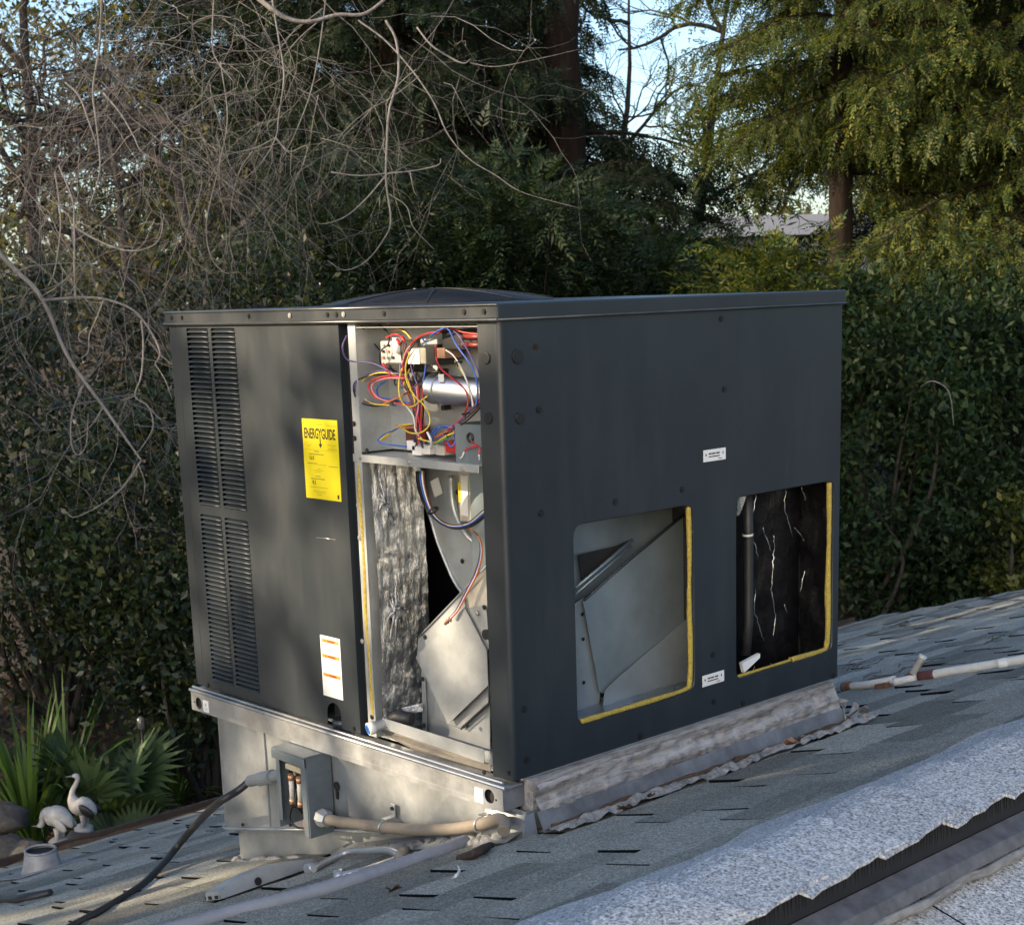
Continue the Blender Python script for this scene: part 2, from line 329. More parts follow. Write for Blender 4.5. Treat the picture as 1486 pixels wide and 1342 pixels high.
# ================================================================ ground
def ground_z(x, y):
    d = (x-CAM[0])*VD[0]+(y-CAM[1])*VD[1]
    return -1.95+0.045*max(0.0, d-7.0)-0.55*max(0.0, min(1.0, (5.8-d)/3.0)) if d < 60 else 0.43
gx = np.concatenate([np.linspace(-400, -20, 12), np.linspace(-18, 10, 57), np.linspace(14, 400, 12)]); gy = np.concatenate([np.linspace(-400, -12, 12), np.linspace(-10, 22, 65), np.linspace(26, 400, 12)])
GV = np.array([(x, y, ground_z(x, y)+0.06*fbm((x, y, 0), 0.6, 3)) for y in gy for x in gx]); nx = len(gx)
GF = np.array([(j*nx+i, j*nx+i+1, (j+1)*nx+i+1, (j+1)*nx+i) for j in range(len(gy)-1) for i in range(nx-1)])
gr = npmesh('ground', GV, GF, M_EARTH, None, 'structure', True)

# ================================================================ the house under the unit
house = thing('house', 'house with weathered grey green shingle roof and pale ridge cap under the air conditioner', 'house', (0, 0, -2.5))
def hpart(mb, name, mat, parent=None, bevel=0.0):
    return mb.build(name, mat, parent or house, bevel)
EAVE, RIDGE, Y0 = -3.5, 0.97, -3.2
def yend(x): return 6.27-0.307*(x+2.2)
ES = Vector((1, 0, SLOPE)).normalized(); EN = Vector((-SLOPE, 0, 1)).normalized()
deck = MB(); q = 0.008
deck.poly([(EAVE, Y0, roofz(EAVE)-q), (RIDGE, Y0, roofz(RIDGE)-q), (RIDGE, yend(RIDGE), roofz(RIDGE)-q), (EAVE, yend(EAVE), roofz(EAVE)-q)], 0.12, tuple(EN))
slope = hpart(deck, 'roof_slope', M_FELT)
wallm = MB(); wallm.box(EAVE+0.45, 4.6, Y0+0.4, 4.4, -2.6, -1.35); hpart(wallm, 'wall', plain('stucco', (0.4, 0.37, 0.32), 0.9))
def tab_mesh(wd, ln, seed, mat):
    rnd = random.Random(seed); n = 4; vs = []
    for j, s in enumerate((0.0, ln*0.5, ln)):
        for i in range(n+1):
            u = -wd/2+wd*i/n; lift = (0.0105, 0.006, 0.0022)[j]+(rnd.uniform(-0.001, 0.0025) if j == 0 else 0)
            vs.append((s+(rnd.uniform(-0.004, 0.004) if j == 0 else 0), u+(rnd.uniform(-0.001, 0.001)), lift))
    m = len(vs); vs += [(a, b, c-0.0065) for a, b, c in vs]
    fs = [(j*(n+1)+i, j*(n+1)+i+1, (j+1)*(n+1)+i+1, (j+1)*(n+1)+i) for j in range(2) for i in range(n)]
    per = list(range(n+1))+[2*n+1, 3*n+2]+list(range(3*n+1, 2*n+1, -1))+[n+1]
    fs += [(per[i], per[(i+1) % len(per)], per[(i+1) % len(per)]+m, per[i]+m) for i in range(len(per))]
    me = bpy.data.meshes.new('shingle'); me.from_pydata(vs, [], fs); bm = bmesh.new(); bm.from_mesh(me); bmesh.ops.recalc_face_normals(bm, faces=bm.faces); bm.normal_update(); bm.to_mesh(me); bm.free(); me.update()
    me.materials.append(mat); me.materials.append(M_ASPHALT)
    me.polygons.foreach_set('material_index', [0 if p.normal.z > 0.5 else 1 for p in me.polygons]); return me
EXPO, TABW = 0.143, 0.305
tabs = [tab_mesh(TABW-(0.0135, 0.0120, 0.0150, 0.0100, 0.0130, 0.0115)[i], EXPO+0.035, i, M_SHINGLE) for i in range(6)]
rowlen = EXPO/math.sqrt(1+SLOPE**2); places = []
rnd = random.Random(5); row = 0; x = EAVE-0.02
while x < RIDGE-0.12:
    y = Y0+(TABW*0.5 if row % 2 else 0.0)+rnd.uniform(-0.05, 0.05); xe = x
    while y < yend(x)-0.02:
        inside = -1.18 < x+0.07 < -0.10 and 0.12 < y < 1.0
        if not inside: places.append((xe+rnd.uniform(-0.004, 0.004), y+rnd.uniform(-0.003, 0.003), rnd.uniform(-0.008, 0.008), rnd.randrange(6)))
        y += TABW
    x += rowlen; row += 1
def tab_matrix(x, y, r):
    b = Matrix(((ES.x, 0, EN.x, x), (0, 1, 0, y), (ES.z, 0, EN.z, roofz(x)), (0, 0, 0, 1))); return b @ Matrix.Rotation(r*1.6, 4, 'Z') @ Matrix.Rotation(0.014*math.sin(x*91+y*57), 4, 'Y') @ Matrix.Rotation(0.014*math.sin(x*37+y*83), 4, 'X')
def size_in_view(x, y):
    a, b, z = project((x+0.07, y, roofz(x+0.07)))
    if z < 0.5: return 0
    seen = -40 < a < PW+40 and 830 < b < PH+40
    if 330 < a < 1190 and b < 1010: seen = False
    return (1.0 if seen else 0.001)/z
places.sort(key=lambda p: -size_in_view(p[0], p[1]))
for k, (x, y, r, v) in enumerate(places[:300]):
    o = bpy.data.objects.new('shingle', tabs[v]); link(o, slope); o.matrix_basis = tab_matrix(x, y, r)
V, F, MI = [], [], []
for (x, y, r, v) in places[300:]:
    me = tabs[v]; mt = tab_matrix(x, y, r); b = len(V)
    V += [tuple(mt @ q.co) for q in me.vertices]; F += [tuple(i+b for i in p.vertices) for p in me.polygons]; MI += [p.material_index for p in me.polygons]
me = bpy.data.meshes.new('far_shingles'); me.from_pydata(V, [], F); me.materials.append(M_SHINGLE); me.materials.append(M_ASPHALT); me.polygons.foreach_set('material_index', MI)
fs_ = link(bpy.data.objects.new('far_shingles', me), slope); fs_['kind'] = 'stuff'
# near slope beyond the ridge, pale shingles
NZ = 0.150
def nearz(x): return NZ-SLOPE*(x-1.0)
nd = MB(); nd.poly([(RIDGE+0.02, Y0, nearz(RIDGE+.02)-0.012), (4.9, Y0, nearz(4.9)-0.012), (4.9, 4.7, nearz(4.9)-0.012), (RIDGE+0.02, 4.7, nearz(RIDGE+.02)-0.012)], 0.1, (SLOPE, 0, 1))
near = hpart(nd, 'near_roof_slope', M_FELT)
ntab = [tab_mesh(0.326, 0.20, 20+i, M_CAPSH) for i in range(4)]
ES2 = Vector((-1, 0, SLOPE)).normalized(); EN2 = Vector((SLOPE, 0, 1)).normalized()
x = 1.315; row = 0
while x < 2.4:
    y = -1.35+0.16*(row % 2)
    while y < 1.2:
        o = bpy.data.objects.new('shingle', ntab[rnd.randrange(4)]); link(o, near)
        o.matrix_basis = Matrix(((ES2.x, 0, EN2.x, x), (0, -1, 0, y), (ES2.z, 0, EN2.z, nearz(x)), (0, 0, 0, 1))); y += 0.33
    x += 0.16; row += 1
# ridge vent and cap
rv = MB(); ys, ye = -3.0, 4.6
rv.add([(1.112, ys, 0.202), (1.112, ye, 0.202), (1.116, ye, 0.162), (1.116, ys, 0.162), (0.86, ys, 0.150), (0.86, ye, 0.150)], [(0, 1, 2, 3), (0, 4, 5, 1), (3, 2, 5, 4)])
vent = hpart(rv, 'ridge_vent', M_BLACK)
fin = MB(); fin.box(0, 0.003, -0.0015, 0.0015, 0, 0.036); finm = fin.mesh('fin'); finm.materials.append(M_BLACK)
y = -1.0; rf = random.Random(9)
FV, FF = [], []
while y < 0.6:
    b = len(FV); FV += [(1.112+v.co.x, y+v.co.y, 0.163+v.co.z) for v in finm.vertices]; FF += [tuple(i+b for i in p.vertices) for p in finm.polygons]; y += 0.0085*rf.uniform(.6, 1.6)
me = bpy.data.meshes.new('vent_fins'); me.from_pydata(FV, [], FF); me.materials.append(M_BLACK); fo = link(bpy.data.objects.new('vent_fins', me), vent); fo['kind'] = 'stuff'
fl = MB(); fl.add([(1.117, ys, 0.161), (1.117, ye, 0.161), (1.150, ye, 0.150), (1.150, ys, 0.150), (1.158, ye, nearz(1.158)+0.030), (1.158, ys, nearz(1.158)+0.030)], [(0, 1, 2, 3), (3, 2, 4, 5)])
hpart(fl, 'vent_flange', plain('grey_plastic', (0.11, 0.11, 0.12), 0.6, 0, 0.4, 30))
le = MB(); rr = random.Random(3)
pts = [(1.160+rr.uniform(-0.006, 0.006), ys+i*0.05, nearz(1.160)+0.022+rr.uniform(-.002, .004)) for i in range(int((ye-ys)/0.05))]
le.tube(pts, 0.008, 6); hpart(le, 'sealant_line', M_MASTIC)
def cap_mesh(seed):
    rd = random.Random(seed); sec = [(0.735, 0.1000), (0.80, 0.1300), (0.88, 0.1680), (0.955, 0.2040), (1.0, 0.2120), (1.07, 0.2095), (1.143, 0.2030)]
    ny = 8; ln = 0.255; vs = []
    for j in range(ny+1):
        t = j/ny
        for i, (x, z) in enumerate(sec):
            k = i/(len(sec)-1); jx = rd.uniform(-0.004, 0.004) if i in (0, len(sec)-1) else 0
            corner = 0.03*max(0, 1-t*5)**2+0.012*max(0, (t-0.85)*6)**2
            if i == 0: jx += corner
            vs.append((x+jx+0.012*(1-k)-0.018*k+0.016*math.sin(seed*2.3)*(1-k)**3, t*ln, z+0.006*t+(0.313*jx if i == 0 else 0)))
    m = len(vs); ns = len(sec); vs += [(x, y, z-0.005) for x, y, z in vs]
    fs = [(j*ns+i, j*ns+i+1, (j+1)*ns+i+1, (j+1)*ns+i) for j in range(ny) for i in range(ns-1)]
    per = [i for i in range(ns)]+[j*ns+ns-1 for j in range(1, ny+1)]+[ny*ns+i for i in range(ns-2, -1, -1)]+[j*ns for j in range(ny-1, 0, -1)]
    fs += [tuple(i+m for i in f[::-1]) for f in list(fs)]
    fs += [(per[i], per[(i+1) % len(per)], per[(i+1) % len(per)]+m, per[i]+m) for i in range(len(per))]
    me = bpy.data.meshes.new('ridge_cap_shingle'); me.from_pydata(vs, [], fs); bm = bmesh.new(); bm.from_mesh(me); bmesh.ops.recalc_face_normals(bm, faces=bm.faces); bm.to_mesh(me); bm.free()
    me.materials.append(M_CAPSH); return me
caps = [cap_mesh(i) for i in range(5)]
ridge = hpart(MB().box(0.80, 1.06, ys, ye, 0.07, 0.112), 'ridge_board', M_FELT)
y = 0.070-0.187*16; k = 0
while y < 4.4:
    o = bpy.data.objects.new('ridge_cap_shingle', caps[(k*3+k//5) % 5]); link(o, ridge); o.matrix_basis = Matrix.Translation((rnd.uniform(-.004, .004), y, rnd.uniform(0, .002))) @ Matrix.Translation((0.96, 0.12, 0)) @ Matrix.Rotation(R_(rnd.uniform(3.0, 6.0)), 4, 'Z') @ Matrix.Translation((-0.96, -0.12, 0)); y += 0.187; k += 1
# eave: fascia, gutter full of litter
ge = yend(EAVE)
hpart(MB().box(EAVE-0.035, EAVE+0.0, Y0, ge, roofz(EAVE)-0.17, roofz(EAVE)-0.022), 'fascia_board', M_BROWNWOOD)
gu = MB(); zg = roofz(EAVE)-0.03
gu.box(EAVE-0.225, EAVE-0.205, Y0, ge, zg-0.11, zg+0.0); gu.box(EAVE-0.205, EAVE-0.037, Y0, ge, zg-0.11, zg-0.098); hpart(gu, 'gutter', M_BROWNWOOD)
lit = rough_grid('gutter_litter', lambda u, v: (EAVE-0.203+0.163*u, Y0+(ge-Y0)*v, zg-0.025), 4, 150, 0.03, 14, M_DEBRIS, house, 2, (0, 0, 1)); lit['kind'] = 'stuff'

# ================================================================ curb that carries the unit
curb = thing('roof_curb', 'weathered galvanised roof curb under the dark air conditioner', 'roof curb', (-0.62, 0.58, -0.33))
def cpart(mb, name, mat, bevel=0.0): return mb.build(name, mat, curb, bevel)
def plan(inset, r=0.13):
    x0, x1, y0, y1 = -1.321+inset, 0.022-inset*0.4, 0.014+inset, 1.165-inset; P = [(x1, y1), (x1, y0)]
    for k in range(9):
        an = R_(270-90*k/8); P.append((x0+r+r*math.cos(an), y0+r+r*math.sin(an)))
    P.append((x0, y1)); return P
def skirt(inset, ztop, zbot):
    mb = MB(); P = plan(inset); Q = plan(inset+0.004); n = len(P)
    dense = []
    for i in range(n):
        a, b = P[i], P[(i+1) % n]; c, d = Q[i], Q[(i+1) % n]; m = 10 if math.dist(a, b) > 0.3 else 1
        for k in range(m): t = k/m; dense.append(((a[0]+(b[0]-a[0])*t, a[1]+(b[1]-a[1])*t), (c[0]+(d[0]-c[0])*t, c[1]+(d[1]-c[1])*t)))
    n = len(dense); vs = []
    for (a, b) in dense:
        wob = 0.0025*math.sin(a[0]*13+a[1]*7)
        vs += [(a[0], a[1]+wob, ztop), (a[0], a[1]-wob, zbot(a[0])), (b[0], b[1]+wob, ztop), (b[0], b[1]-wob, zbot(a[0]))]
    fs = []
    for i in range(n):
        j = (i+1) % n; fs += [(4*i, 4*j, 4*j+1, 4*i+1), (4*i+2, 4*i+3, 4*j+3, 4*j+2), (4*i, 4*i+2, 4*j+2, 4*j), (4*i+1, 4*j+1, 4*j+3, 4*i+3)]
    mb.add(vs, fs); return mb
zsk = lambda x: -0.118+0.238*x
cpart(skirt(0.0, -0.068, zsk), 'upper_skirt', M_GALVC)
cpart(skirt(0.026, -0.10, lambda x: roofz(x)-0.02), 'lower_wall', M_GALVC)
hem = MB(); hp = [(p[0], p[1]-0.001, zsk(p[0])) for p in plan(-0.003)[1:-1]]
hem.tube(hp, 0.0045, 6); cpart(hem, 'hem', M_GALVC)
seam = MB(); seam.box(-0.9965, -0.992, 0.0095, 0.0135, -0.348, -0.070); cpart(seam, 'seam', M_GALVC)
# keyhole slot
kh = MB(); kp = ony(489, 1140, 0.011); kh.disc(kp, 0.011, 0.003, (0, -1, 0), 16); kh.box(kp[0]-0.004, kp[0]+0.004, kp[1]-0.0028, kp[1], kp[2]-0.034, kp[2]-0.002); cpart(kh, 'keyhole', M_DARK)
for (a, b) in ((422, 1196), (353, 1196)):
    s = MB(); s.disc(ony(a, b, 0.010), 0.005, 0.004, (0, -1, 0), 8); cpart(s, 'screw', M_SCREW)
# sealant around the base
def bead(pts, r, name, mat, fn=cpart, seed=0, n=8):
    rd = random.Random(seed); P = catmull(pts, 14); P = [p+np.array([rd.gauss(0, r*.2), rd.gauss(0, r*.2), 0]) for p in P]
    mb = MB(); mb.tube(P, [r*rd.uniform(0.4, 1.35) for _ in range(len(P))], n); return fn(mb, name, mat)
bead([(-1.26, 0.14, roofz(-1.26)+.0), (-1.24, 0.05, roofz(-1.24)+.004), (-1.12, 0.015, roofz(-1.12)+.004), (-0.85, 0.01, roofz(-.85)+.004)], 0.013, 'sealant', M_WHITEMASTIC, seed=1)
bead([(-0.62, 0.0, roofz(-.62)+.004), (-0.4, -0.01, roofz(-.4)+.006), (-0.15, -0.012, roofz(-.15)+.01), (-0.01, -0.015, roofz(0)+.008)], 0.018, 'sealant', M_WHITEMASTIC, seed=2)
bead([(-0.13, -0.03, roofz(-.13)+.005), (-0.02, -0.035, roofz(-.02)+.004)], 0.018, 'sealant', M_WHITEMASTIC, seed=5)
# sheet flange at the front foot, right of the box
ff = MB(); ff.add([(-0.66, -0.03, roofz(-.66)+.012), (0.03, -0.055, roofz(.03)+.012), (0.035, 0.02, roofz(.03)+.035), (-0.66, 0.02, roofz(-.66)+.03)], [(0, 1, 2, 3)]); cpart(ff, 'foot_flashing', M_GALVC)
ec = MB(); ec.add([(0.030, 0.004, -0.070), (0.030, 0.03, -0.070), (0.045, 0.03, -0.135), (0.045, -0.02, -0.135), (-0.10, 0.004, -0.085), (-0.10, -0.02, -0.165)], [(0, 1, 2, 3), (4, 0, 3, 5)]); cpart(ec, 'corner_flashing', M_GALVC)
# weathered timber under the right side, with mastic, flashing and sealant
def timb(u, v):
    y = 0.045+1.115*u; sag = 0.012*math.sin(u*5)
    zz = -0.012-0.062*v; xx = 0.024+0.010*v**2+0.004*math.sin(v*9+u*3)+0.002*math.sin(u*11); return (xx, y, zz)
t1 = rough_grid('timber_face', timb, 110, 14, 0.008, 30, M_TIMBER, curb, 4, (1, 0, 0), False)
tb = MB(); tb.box(-0.03, 0.012, 0.045, 1.16, -0.13, -0.006); cpart(tb, 'timber', M_TIMBER)
fl = rough_grid('flashing', lambda u, v: (0.036+0.024*v, 0.035+1.125*u, -0.070-0.048*v), 60, 5, 0.003, 9, M_FLASH, curb, 6)
fl2 = rough_grid('flashing_foot', lambda u, v: (0.060+0.05*v, 0.03+1.14*u, roofz(0.060+0.05*v)+0.014), 60, 4, 0.004, 9, M_FLASH, curb, 7, (0, 0, 1))
bead([(0.066, 0.05, roofz(.066)+.018), (0.07, 0.4, roofz(.07)+.018), (0.066, 0.8, roofz(.066)+.018), (0.072, 1.15, roofz(.072)+.018)], 0.007, 'dirt_line', M_DEBRIS, seed=3)
bead([(0.075, 0.0, roofz(.075)+.012), (0.112, 0.25, roofz(.11)+.014), (0.115, 0.6, roofz(.115)+.014), (0.12, 0.95, roofz(.12)+.014), (0.10, 1.19, roofz(.10)+.014)], 0.0005, 'sealant_core', M_WHITEMASTIC, seed=4)
ws = rough_grid('sealant', lambda u, v: (0.088+0.05*v+0.005*math.sin(u*17)+0.003*math.sin(u*47), 0.0+1.19*u, roofz(0.088+0.05*v)+0.013+0.012*math.sin(math.pi*v)), 150, 8, 0.010, 32, M_WHITEMASTIC, curb, 12, (0.2, 0, 1), False)
# torn flashing at the far end
for i in range(7):
    a = random.Random(40+i); p = np.array((0.03+a.uniform(-.03, .05), 1.17+a.uniform(-0.01, 0.07), -0.11+a.uniform(-.02, .06)))
    tr_ = MB(); d1 = np.array([a.uniform(-1, 1), a.uniform(-1, 1), a.uniform(0.2, 1)])*0.05; d2 = np.array([a.uniform(-1, 1), a.uniform(-1, 1), a.uniform(-.5, .5)])*0.03
    tr_.poly([p, p+d1, p+d1+d2*0.6, p+d2], 0.003, np.cross(d1, d2)+1e-6); cpart(tr_, 'torn_flashing', M_FLASH if i % 2 else M_MASTIC)
# ================================================================ packaged air conditioner
W, L, H = 1.30, 1.193, 0.983
unit = thing('packaged_air_conditioner', 'large charcoal packaged air conditioner with open panels on the roof', 'air conditioner', (-0.65, 0.6, -0.07))
def up(mb, name, mat, parent=None, bevel=0.0, seg=2): return mb.build(name, mat, parent or unit, bevel, seg)
def screw(p, ax, r=0.0045, mat=None, parent=None):
    s = MB(); a = np.array(ax, float); s.disc(p, r, 0.003, ax, 6); s.disc(np.array(p)+a*0.0005, r*1.5, 0.0012, ax, 10); return up(s, 'screw', mat or M_SCREW, parent)
# --- louvred front panel (left of the picture)
holes = [rrect(-1.211, -1.107, 0.512, 0.975, 0.004, 2), rrect(-1.092, -0.981, 0.512, 0.975, 0.004, 2), rrect(-1.211, -1.107, 0.026, 0.487, 0.004, 2), rrect(-1.092, -0.981, 0.026, 0.487, 0.004, 2)]
arch = [(-0.680, -0.001)]+[(-0.651+0.029*math.cos(R_(180-180*k/10)), 0.033+0.029*math.sin(R_(180-180*k/10))) for k in range(11)]+[(-0.622, -0.001)]
outl = [(-1.258, 0.0), (-0.6805, 0.0)]+[(a, max(b, 0.0)) for a, b in arch[1:-1]]+[(-0.6215, 0.0), (-0.546, 0.0), (-0.546, 0.985), (-1.258, 0.985)]
pan = sheet('louvered_panel', outl, holes, 0.0016, front(0.0), M_PAINT, unit)
slat = MB(); sw = 0.104
def slat_mesh(wd):
    mb = MB(); n = 8; vs = []
    prof = [(0.0008, 0.0), (-0.0052, 0.0016), (-0.0064, 0.0030), (-0.0050, 0.0048), (0.0010, 0.0088), (0.0075, 0.0112)]
    for i in range(n+1):
        t = i/n; e = min(1.0, min(t, 1-t)*9)
        for (dy, dz) in prof: vs.append((-wd/2+wd*t, dy*(0.35+0.65*e) if dy < 0 else dy, dz*(0.5+0.5*e)))
    m = len(prof); mb.add(vs, [(i*m+k, i*m+k+1, (i+1)*m+k+1, (i+1)*m+k) for i in range(n) for k in range(m-1)], True)
    me = mb.mesh('slat'); me.materials.append(M_PAINT); return me
for (x0, x1, z0, z1, cnt) in ((-1.211, -1.107, 0.512, 0.975, 36), (-1.092, -0.981, 0.512, 0.975, 36), (-1.211, -1.107, 0.026, 0.487, 36), (-1.092, -0.981, 0.026, 0.487, 36)):
    sm_ = slat_mesh(x1-x0+0.001); st = (z1-z0)/cnt
    for i in range(cnt):
        o = bpy.data.objects.new('slat', sm_); link(o, pan); o.location = ((x0+x1)/2, 0.0, z0+i*st+0.0008)
up(MB().box(-0.5475, -0.546, 0.0018, 0.030, 0.0, 0.982), 'panel_edge', M_PAINT)
up(MB().box(-0.5455, -0.516, 0.020, 0.0216, 0.0, 0.982), 'door_rebate', M_DARK)
post0 = MB(); post0.box(-1.30, -1.2605, 0.0005, 0.012, 0.0, 0.9825); up(post0, 'corner_post', M_PAINT, None, 0.003)
for (a, b) in ((284, 988), (302, 994)): screw(ony(a, b, -0.0005), (0, -1, 0))
screw(ony(513, 1057, -0.0005), (0, -1, 0))
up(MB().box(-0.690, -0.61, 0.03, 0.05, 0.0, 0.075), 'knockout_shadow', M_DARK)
kc = MB(); kc.tube([(-0.651, 0.022, -0.004), (-0.651, 0.022, 0.018)], 0.024, 16); up(kc, 'pipe_stub', M_PAINT)
# condenser coil just behind the louvres, near black to stand for the shade inside
up(MB().box(-1.255, -0.93, 0.045, 0.06, 0.0, 0.98), 'coil', M_DARK)
# --- front right corner post
pc = MB(); prof = [(-0.066, 0.03), (-0.066, 0.001)]+[(-0.012+0.012*math.cos(R_(a)), 0.013+0.012*math.sin(R_(a))) for a in (270, 285, 300, 315, 330, 345, 360)]+[(0.0, 0.0185)]
pr2 = [(-0.064, 0.03), (-0.064, 0.003)]+[(-0.012+0.010*math.cos(R_(a)), 0.013+0.010*math.sin(R_(a))) for a in (270, 285, 300, 315, 330, 345, 360)]+[(-0.002, 0.0185)]
n = len(prof); vs = [(x, y, z) for z in (0.0, 0.9825) for (x, y) in prof+pr2[::-1]]; m = 2*n
pc.add(vs, [(i, (i+1) % m, (i+1) % m+m, i+m) for i in range(m)]+[tuple(range(m))[::-1], tuple(range(m, 2*m))], False)
up(pc, 'corner_post', M_PAINT)
for (a, b) in ((706, 520), (709, 607)):
    d = MB(); d.disc(ony(a, b, 0.0012), 0.0125, 0.0035, (0, -1, 0), 20); up(d, 'plug', M_BLACK, None, 0.0015)
for p in ((703, 1120), (738, 1121)): screw(ony(p[0], p[1], 0.001), (0, -1, 0), 0.004)
# --- right side panel with two duct openings
c1 = rrect(0.202, 0.606, 0.081, 0.539, 0.028); c2 = rrect(0.764, 1.168, 0.077, 0.536, 0.024)
sp = sheet('side_panel', [(0.0190, 0.001), (1.1925, 0.001), (1.1925, 0.985), (0.0190, 0.985)], [c1, c2], 0.0018, side(-0.0004), M_PAINT, unit)
for lp in (c1, c2):   # rolled lip turned into each opening
    mb = MB(); n = len(lp); cx = sum(p[0] for p in lp)/n; cz = sum(p[1] for p in lp)/n
    vs = []
    for (y, z) in lp:
        k = 0.985; vs += [(-0.0003, y, z), (-0.006, cy_ := cx+(y-cx)*0.988, cz+(z-cz)*0.988), (-0.020, cx+(y-cx)*0.985, cz+(z-cz)*0.985)]
    mb.add(vs, [(3*i+k, 3*((i+1) % n)+k, 3*((i+1) % n)+k+1, 3*i+k+1) for i in range(n) for k in range(2)], True); up(mb, 'opening_lip', M_PAINT, sp)
for (y, z) in ((0.051, 0.910), (0.052, 0.783)):
    d = MB(); d.disc((-0.0006, y, z), 0.0155 if z > 0.85 else 0.0125, 0.0030, (1, 0, 0), 22); up(d, 'plug', M_BLACK, None, 0.0012)
for (y, z) in ((.71, .963), (.72, .799), (.337, .574), (.565, .577), (.673, .159), (.677, .039), (.79, .012), (.106, .576), (.039, .156), (.041, .040), (.408, .012), (.108, .796), (1.174, .008), (0.105, 0.928)): screw((-0.0003, y, z), (1, 0, 0), 0.0052)
def small_label(yc, zc):
    lab = up(MB().box(-0.0002, 0.0006, yc-0.041, yc+0.041, zc-0.014, zc+0.014), 'label', M_WHITE, sp)
    mk = MB()
    for k, (a, b, z, h) in enumerate(((-0.022, -0.012, .004, .0035), (-.010, .002, .004, .0035), (.005, .018, .004, .0035), (-0.022, 0.018, -0.003, 0.0025), (-0.034, -0.030, 0.002, 0.005), (0.029, 0.032, 0.003, 0.006), (0.012, 0.026, -0.0095, .0015))):
        mk.box(0.0007, 0.0010, yc+a, yc+b, zc+z-h/2, zc+z+h/2)
    up(mk, 'printed_marks', M_INK, sp)
small_label(0.683, 0.647); small_label(0.675, 0.099)
# --- back, left and top closures, base pan
up(MB().box(-1.2985, -1.2965, 0.013, 1.19, 0.0, 0.982), 'left_panel', M_PAINT)
up(MB().box(-1.296, -0.004, 1.188, 1.1925, 0.0, 0.982), 'back_panel', M_PAINT)
up(MB().box(-1.29, -0.004, 0.032, 1.186, -0.004, 0.004), 'base_pan', M_GALVW)
# --- top cap with rolled drip edge
cap = MB(); e = 0.007
cap.box(-W-e, e, -e, L+e, 0.9845, 1.0195); cc = up(cap, 'top_cap', M_PAINT, None, 0.004)
lip = MB(); e = 0.0085; z = 0.9865
lip.tube([(-W-e, L+e, z), (-W-e, -e, z), (e, -e, z)], 0.0042, 8)
lip.tube([(e-0.002, -e, z), (e-0.002, L+e, z)], 0.0028, 8)
up(lip, 'drip_edge', M_TRIM)
bd = MB(); e = 0.0075; z = 1.0165
bd.tube([(-W-e, -e+0.001, z), (e, -e+0.001, z)], 0.0036, 8); up(bd, 'top_bead', M_TRIM)
for a in (249, 264, 361, 421, 475, 488, 499, 557, 673, 702):
    b = 463-(a-243)*0.0255+ (6 if a < 400 else 4); p = ony(a, b, -0.0075); screw((p[0], p[1], 1.0035), (0, -1, 0), 0.0042, M_ZSCREW if a in (499, 421) else M_SCREW)
# --- fan guard: domed wire rings
fg_c = (-0.90, 0.60); FR = 0.315
def dome(r): return 1.021+0.034*max(0.0, 1-(r/FR)**1.7)
gd = MB()
for k in range(1, 41):
    r = FR*k/40; gd.tube([(fg_c[0]+r*math.cos(2*math.pi*i/48), fg_c[1]+r*math.sin(2*math.pi*i/48), dome(r)) for i in range(49)], 0.0016, 4, False)
grd = up(gd, 'fan_guard', M_BLACK)
for k in range(4):
    an = math.pi*k/4; sp_ = MB(); sp_.tube([(fg_c[0]+t*FR*math.cos(an), fg_c[1]+t*FR*math.sin(an), dome(abs(t)*FR)+0.003) for t in np.linspace(-1, 1, 25)], 0.0016, 5); up(sp_, 'spoke', M_BLACK, grd)
dk = MB(); dk.disc((fg_c[0], fg_c[1], 1.0196), FR*0.99, 0.0008, (0, 0, 1), 40); up(dk, 'fan_well', M_DARK)
hb = MB(); hb.disc((fg_c[0], fg_c[1], 1.0525), 0.035, 0.004, (0, 0, 1), 20); up(hb, 'guard_hub', M_BLACK, grd)
for a in (602, 628, 634): screw(tuple(np.array(ony(a, 421, fg_c[1]))*np.array([1, 1, 0])+np.array([0, 0, 1.0565])), (0, 0, 1), 0.004, M_ZSCREW, grd)
# --- galvanised base rail
rail = sheet('base_rail', [(-1.300, -0.068), (-0.014, -0.068), (-0.014, -0.012), (-1.300, -0.012)], [circle(-1.262, -0.044, 0.0165, 18), circle(-0.058, -0.0405, 0.0165, 18)], 0.0016, front(-0.020), M_GALV, unit)
rl = MB(); rl.tube([(-1.302, -0.021, -0.011), (-0.004, -0.021, -0.011)], 0.0045, 8); rl.box(-1.302, -0.004, -0.019, 0.03, -0.0135, -0.0095); up(rl, 'rail_flange', M_GALV, rail)
rl = MB(); rl.tube([(-1.300, -0.012, -0.004), (-0.02, -0.012, -0.004)], 0.0038, 6); up(rl, 'rail_bead', M_GALV, rail)
rl = MB(); rl.box(-1.300, -0.014, -0.0205, -0.0202, -0.055, -0.0545); up(rl, 'rail_crease', M_GALVC, rail)
up(MB().box(-1.3, -0.016, -0.010, -0.004, -0.066, -0.014), 'rail_back', M_DARK)
re = MB(); re.box(-0.0155, -0.014, -0.018, 1.19, -0.066, -0.014); up(re, 'side_rail', M_FLASH)
for x0 in (-1.237, -0.105):
    lb = up(MB().box(x0, x0+0.028, -0.0215, -0.0203, -0.062, -0.029), 'sticker', M_WHITE, rail)
    mk = MB(); mk.box(x0+0.009, x0+0.019, -0.0219, -0.0216, -0.046, -0.037)
    for k in range(3): mk.box(x0+0.004, x0+0.024, -0.0219, -0.0216, -0.051-0.003*k, -0.0498-0.003*k)
    up(mk, 'printed_marks', M_GREYINK, rail)
for x0 in (-1.285, -0.036):
    d = MB(); d.disc((x0, -0.0199, -0.044), 0.003, 0.0008, (0, -1, 0), 8); up(d, 'rivet_hole', M_DARK, rail)
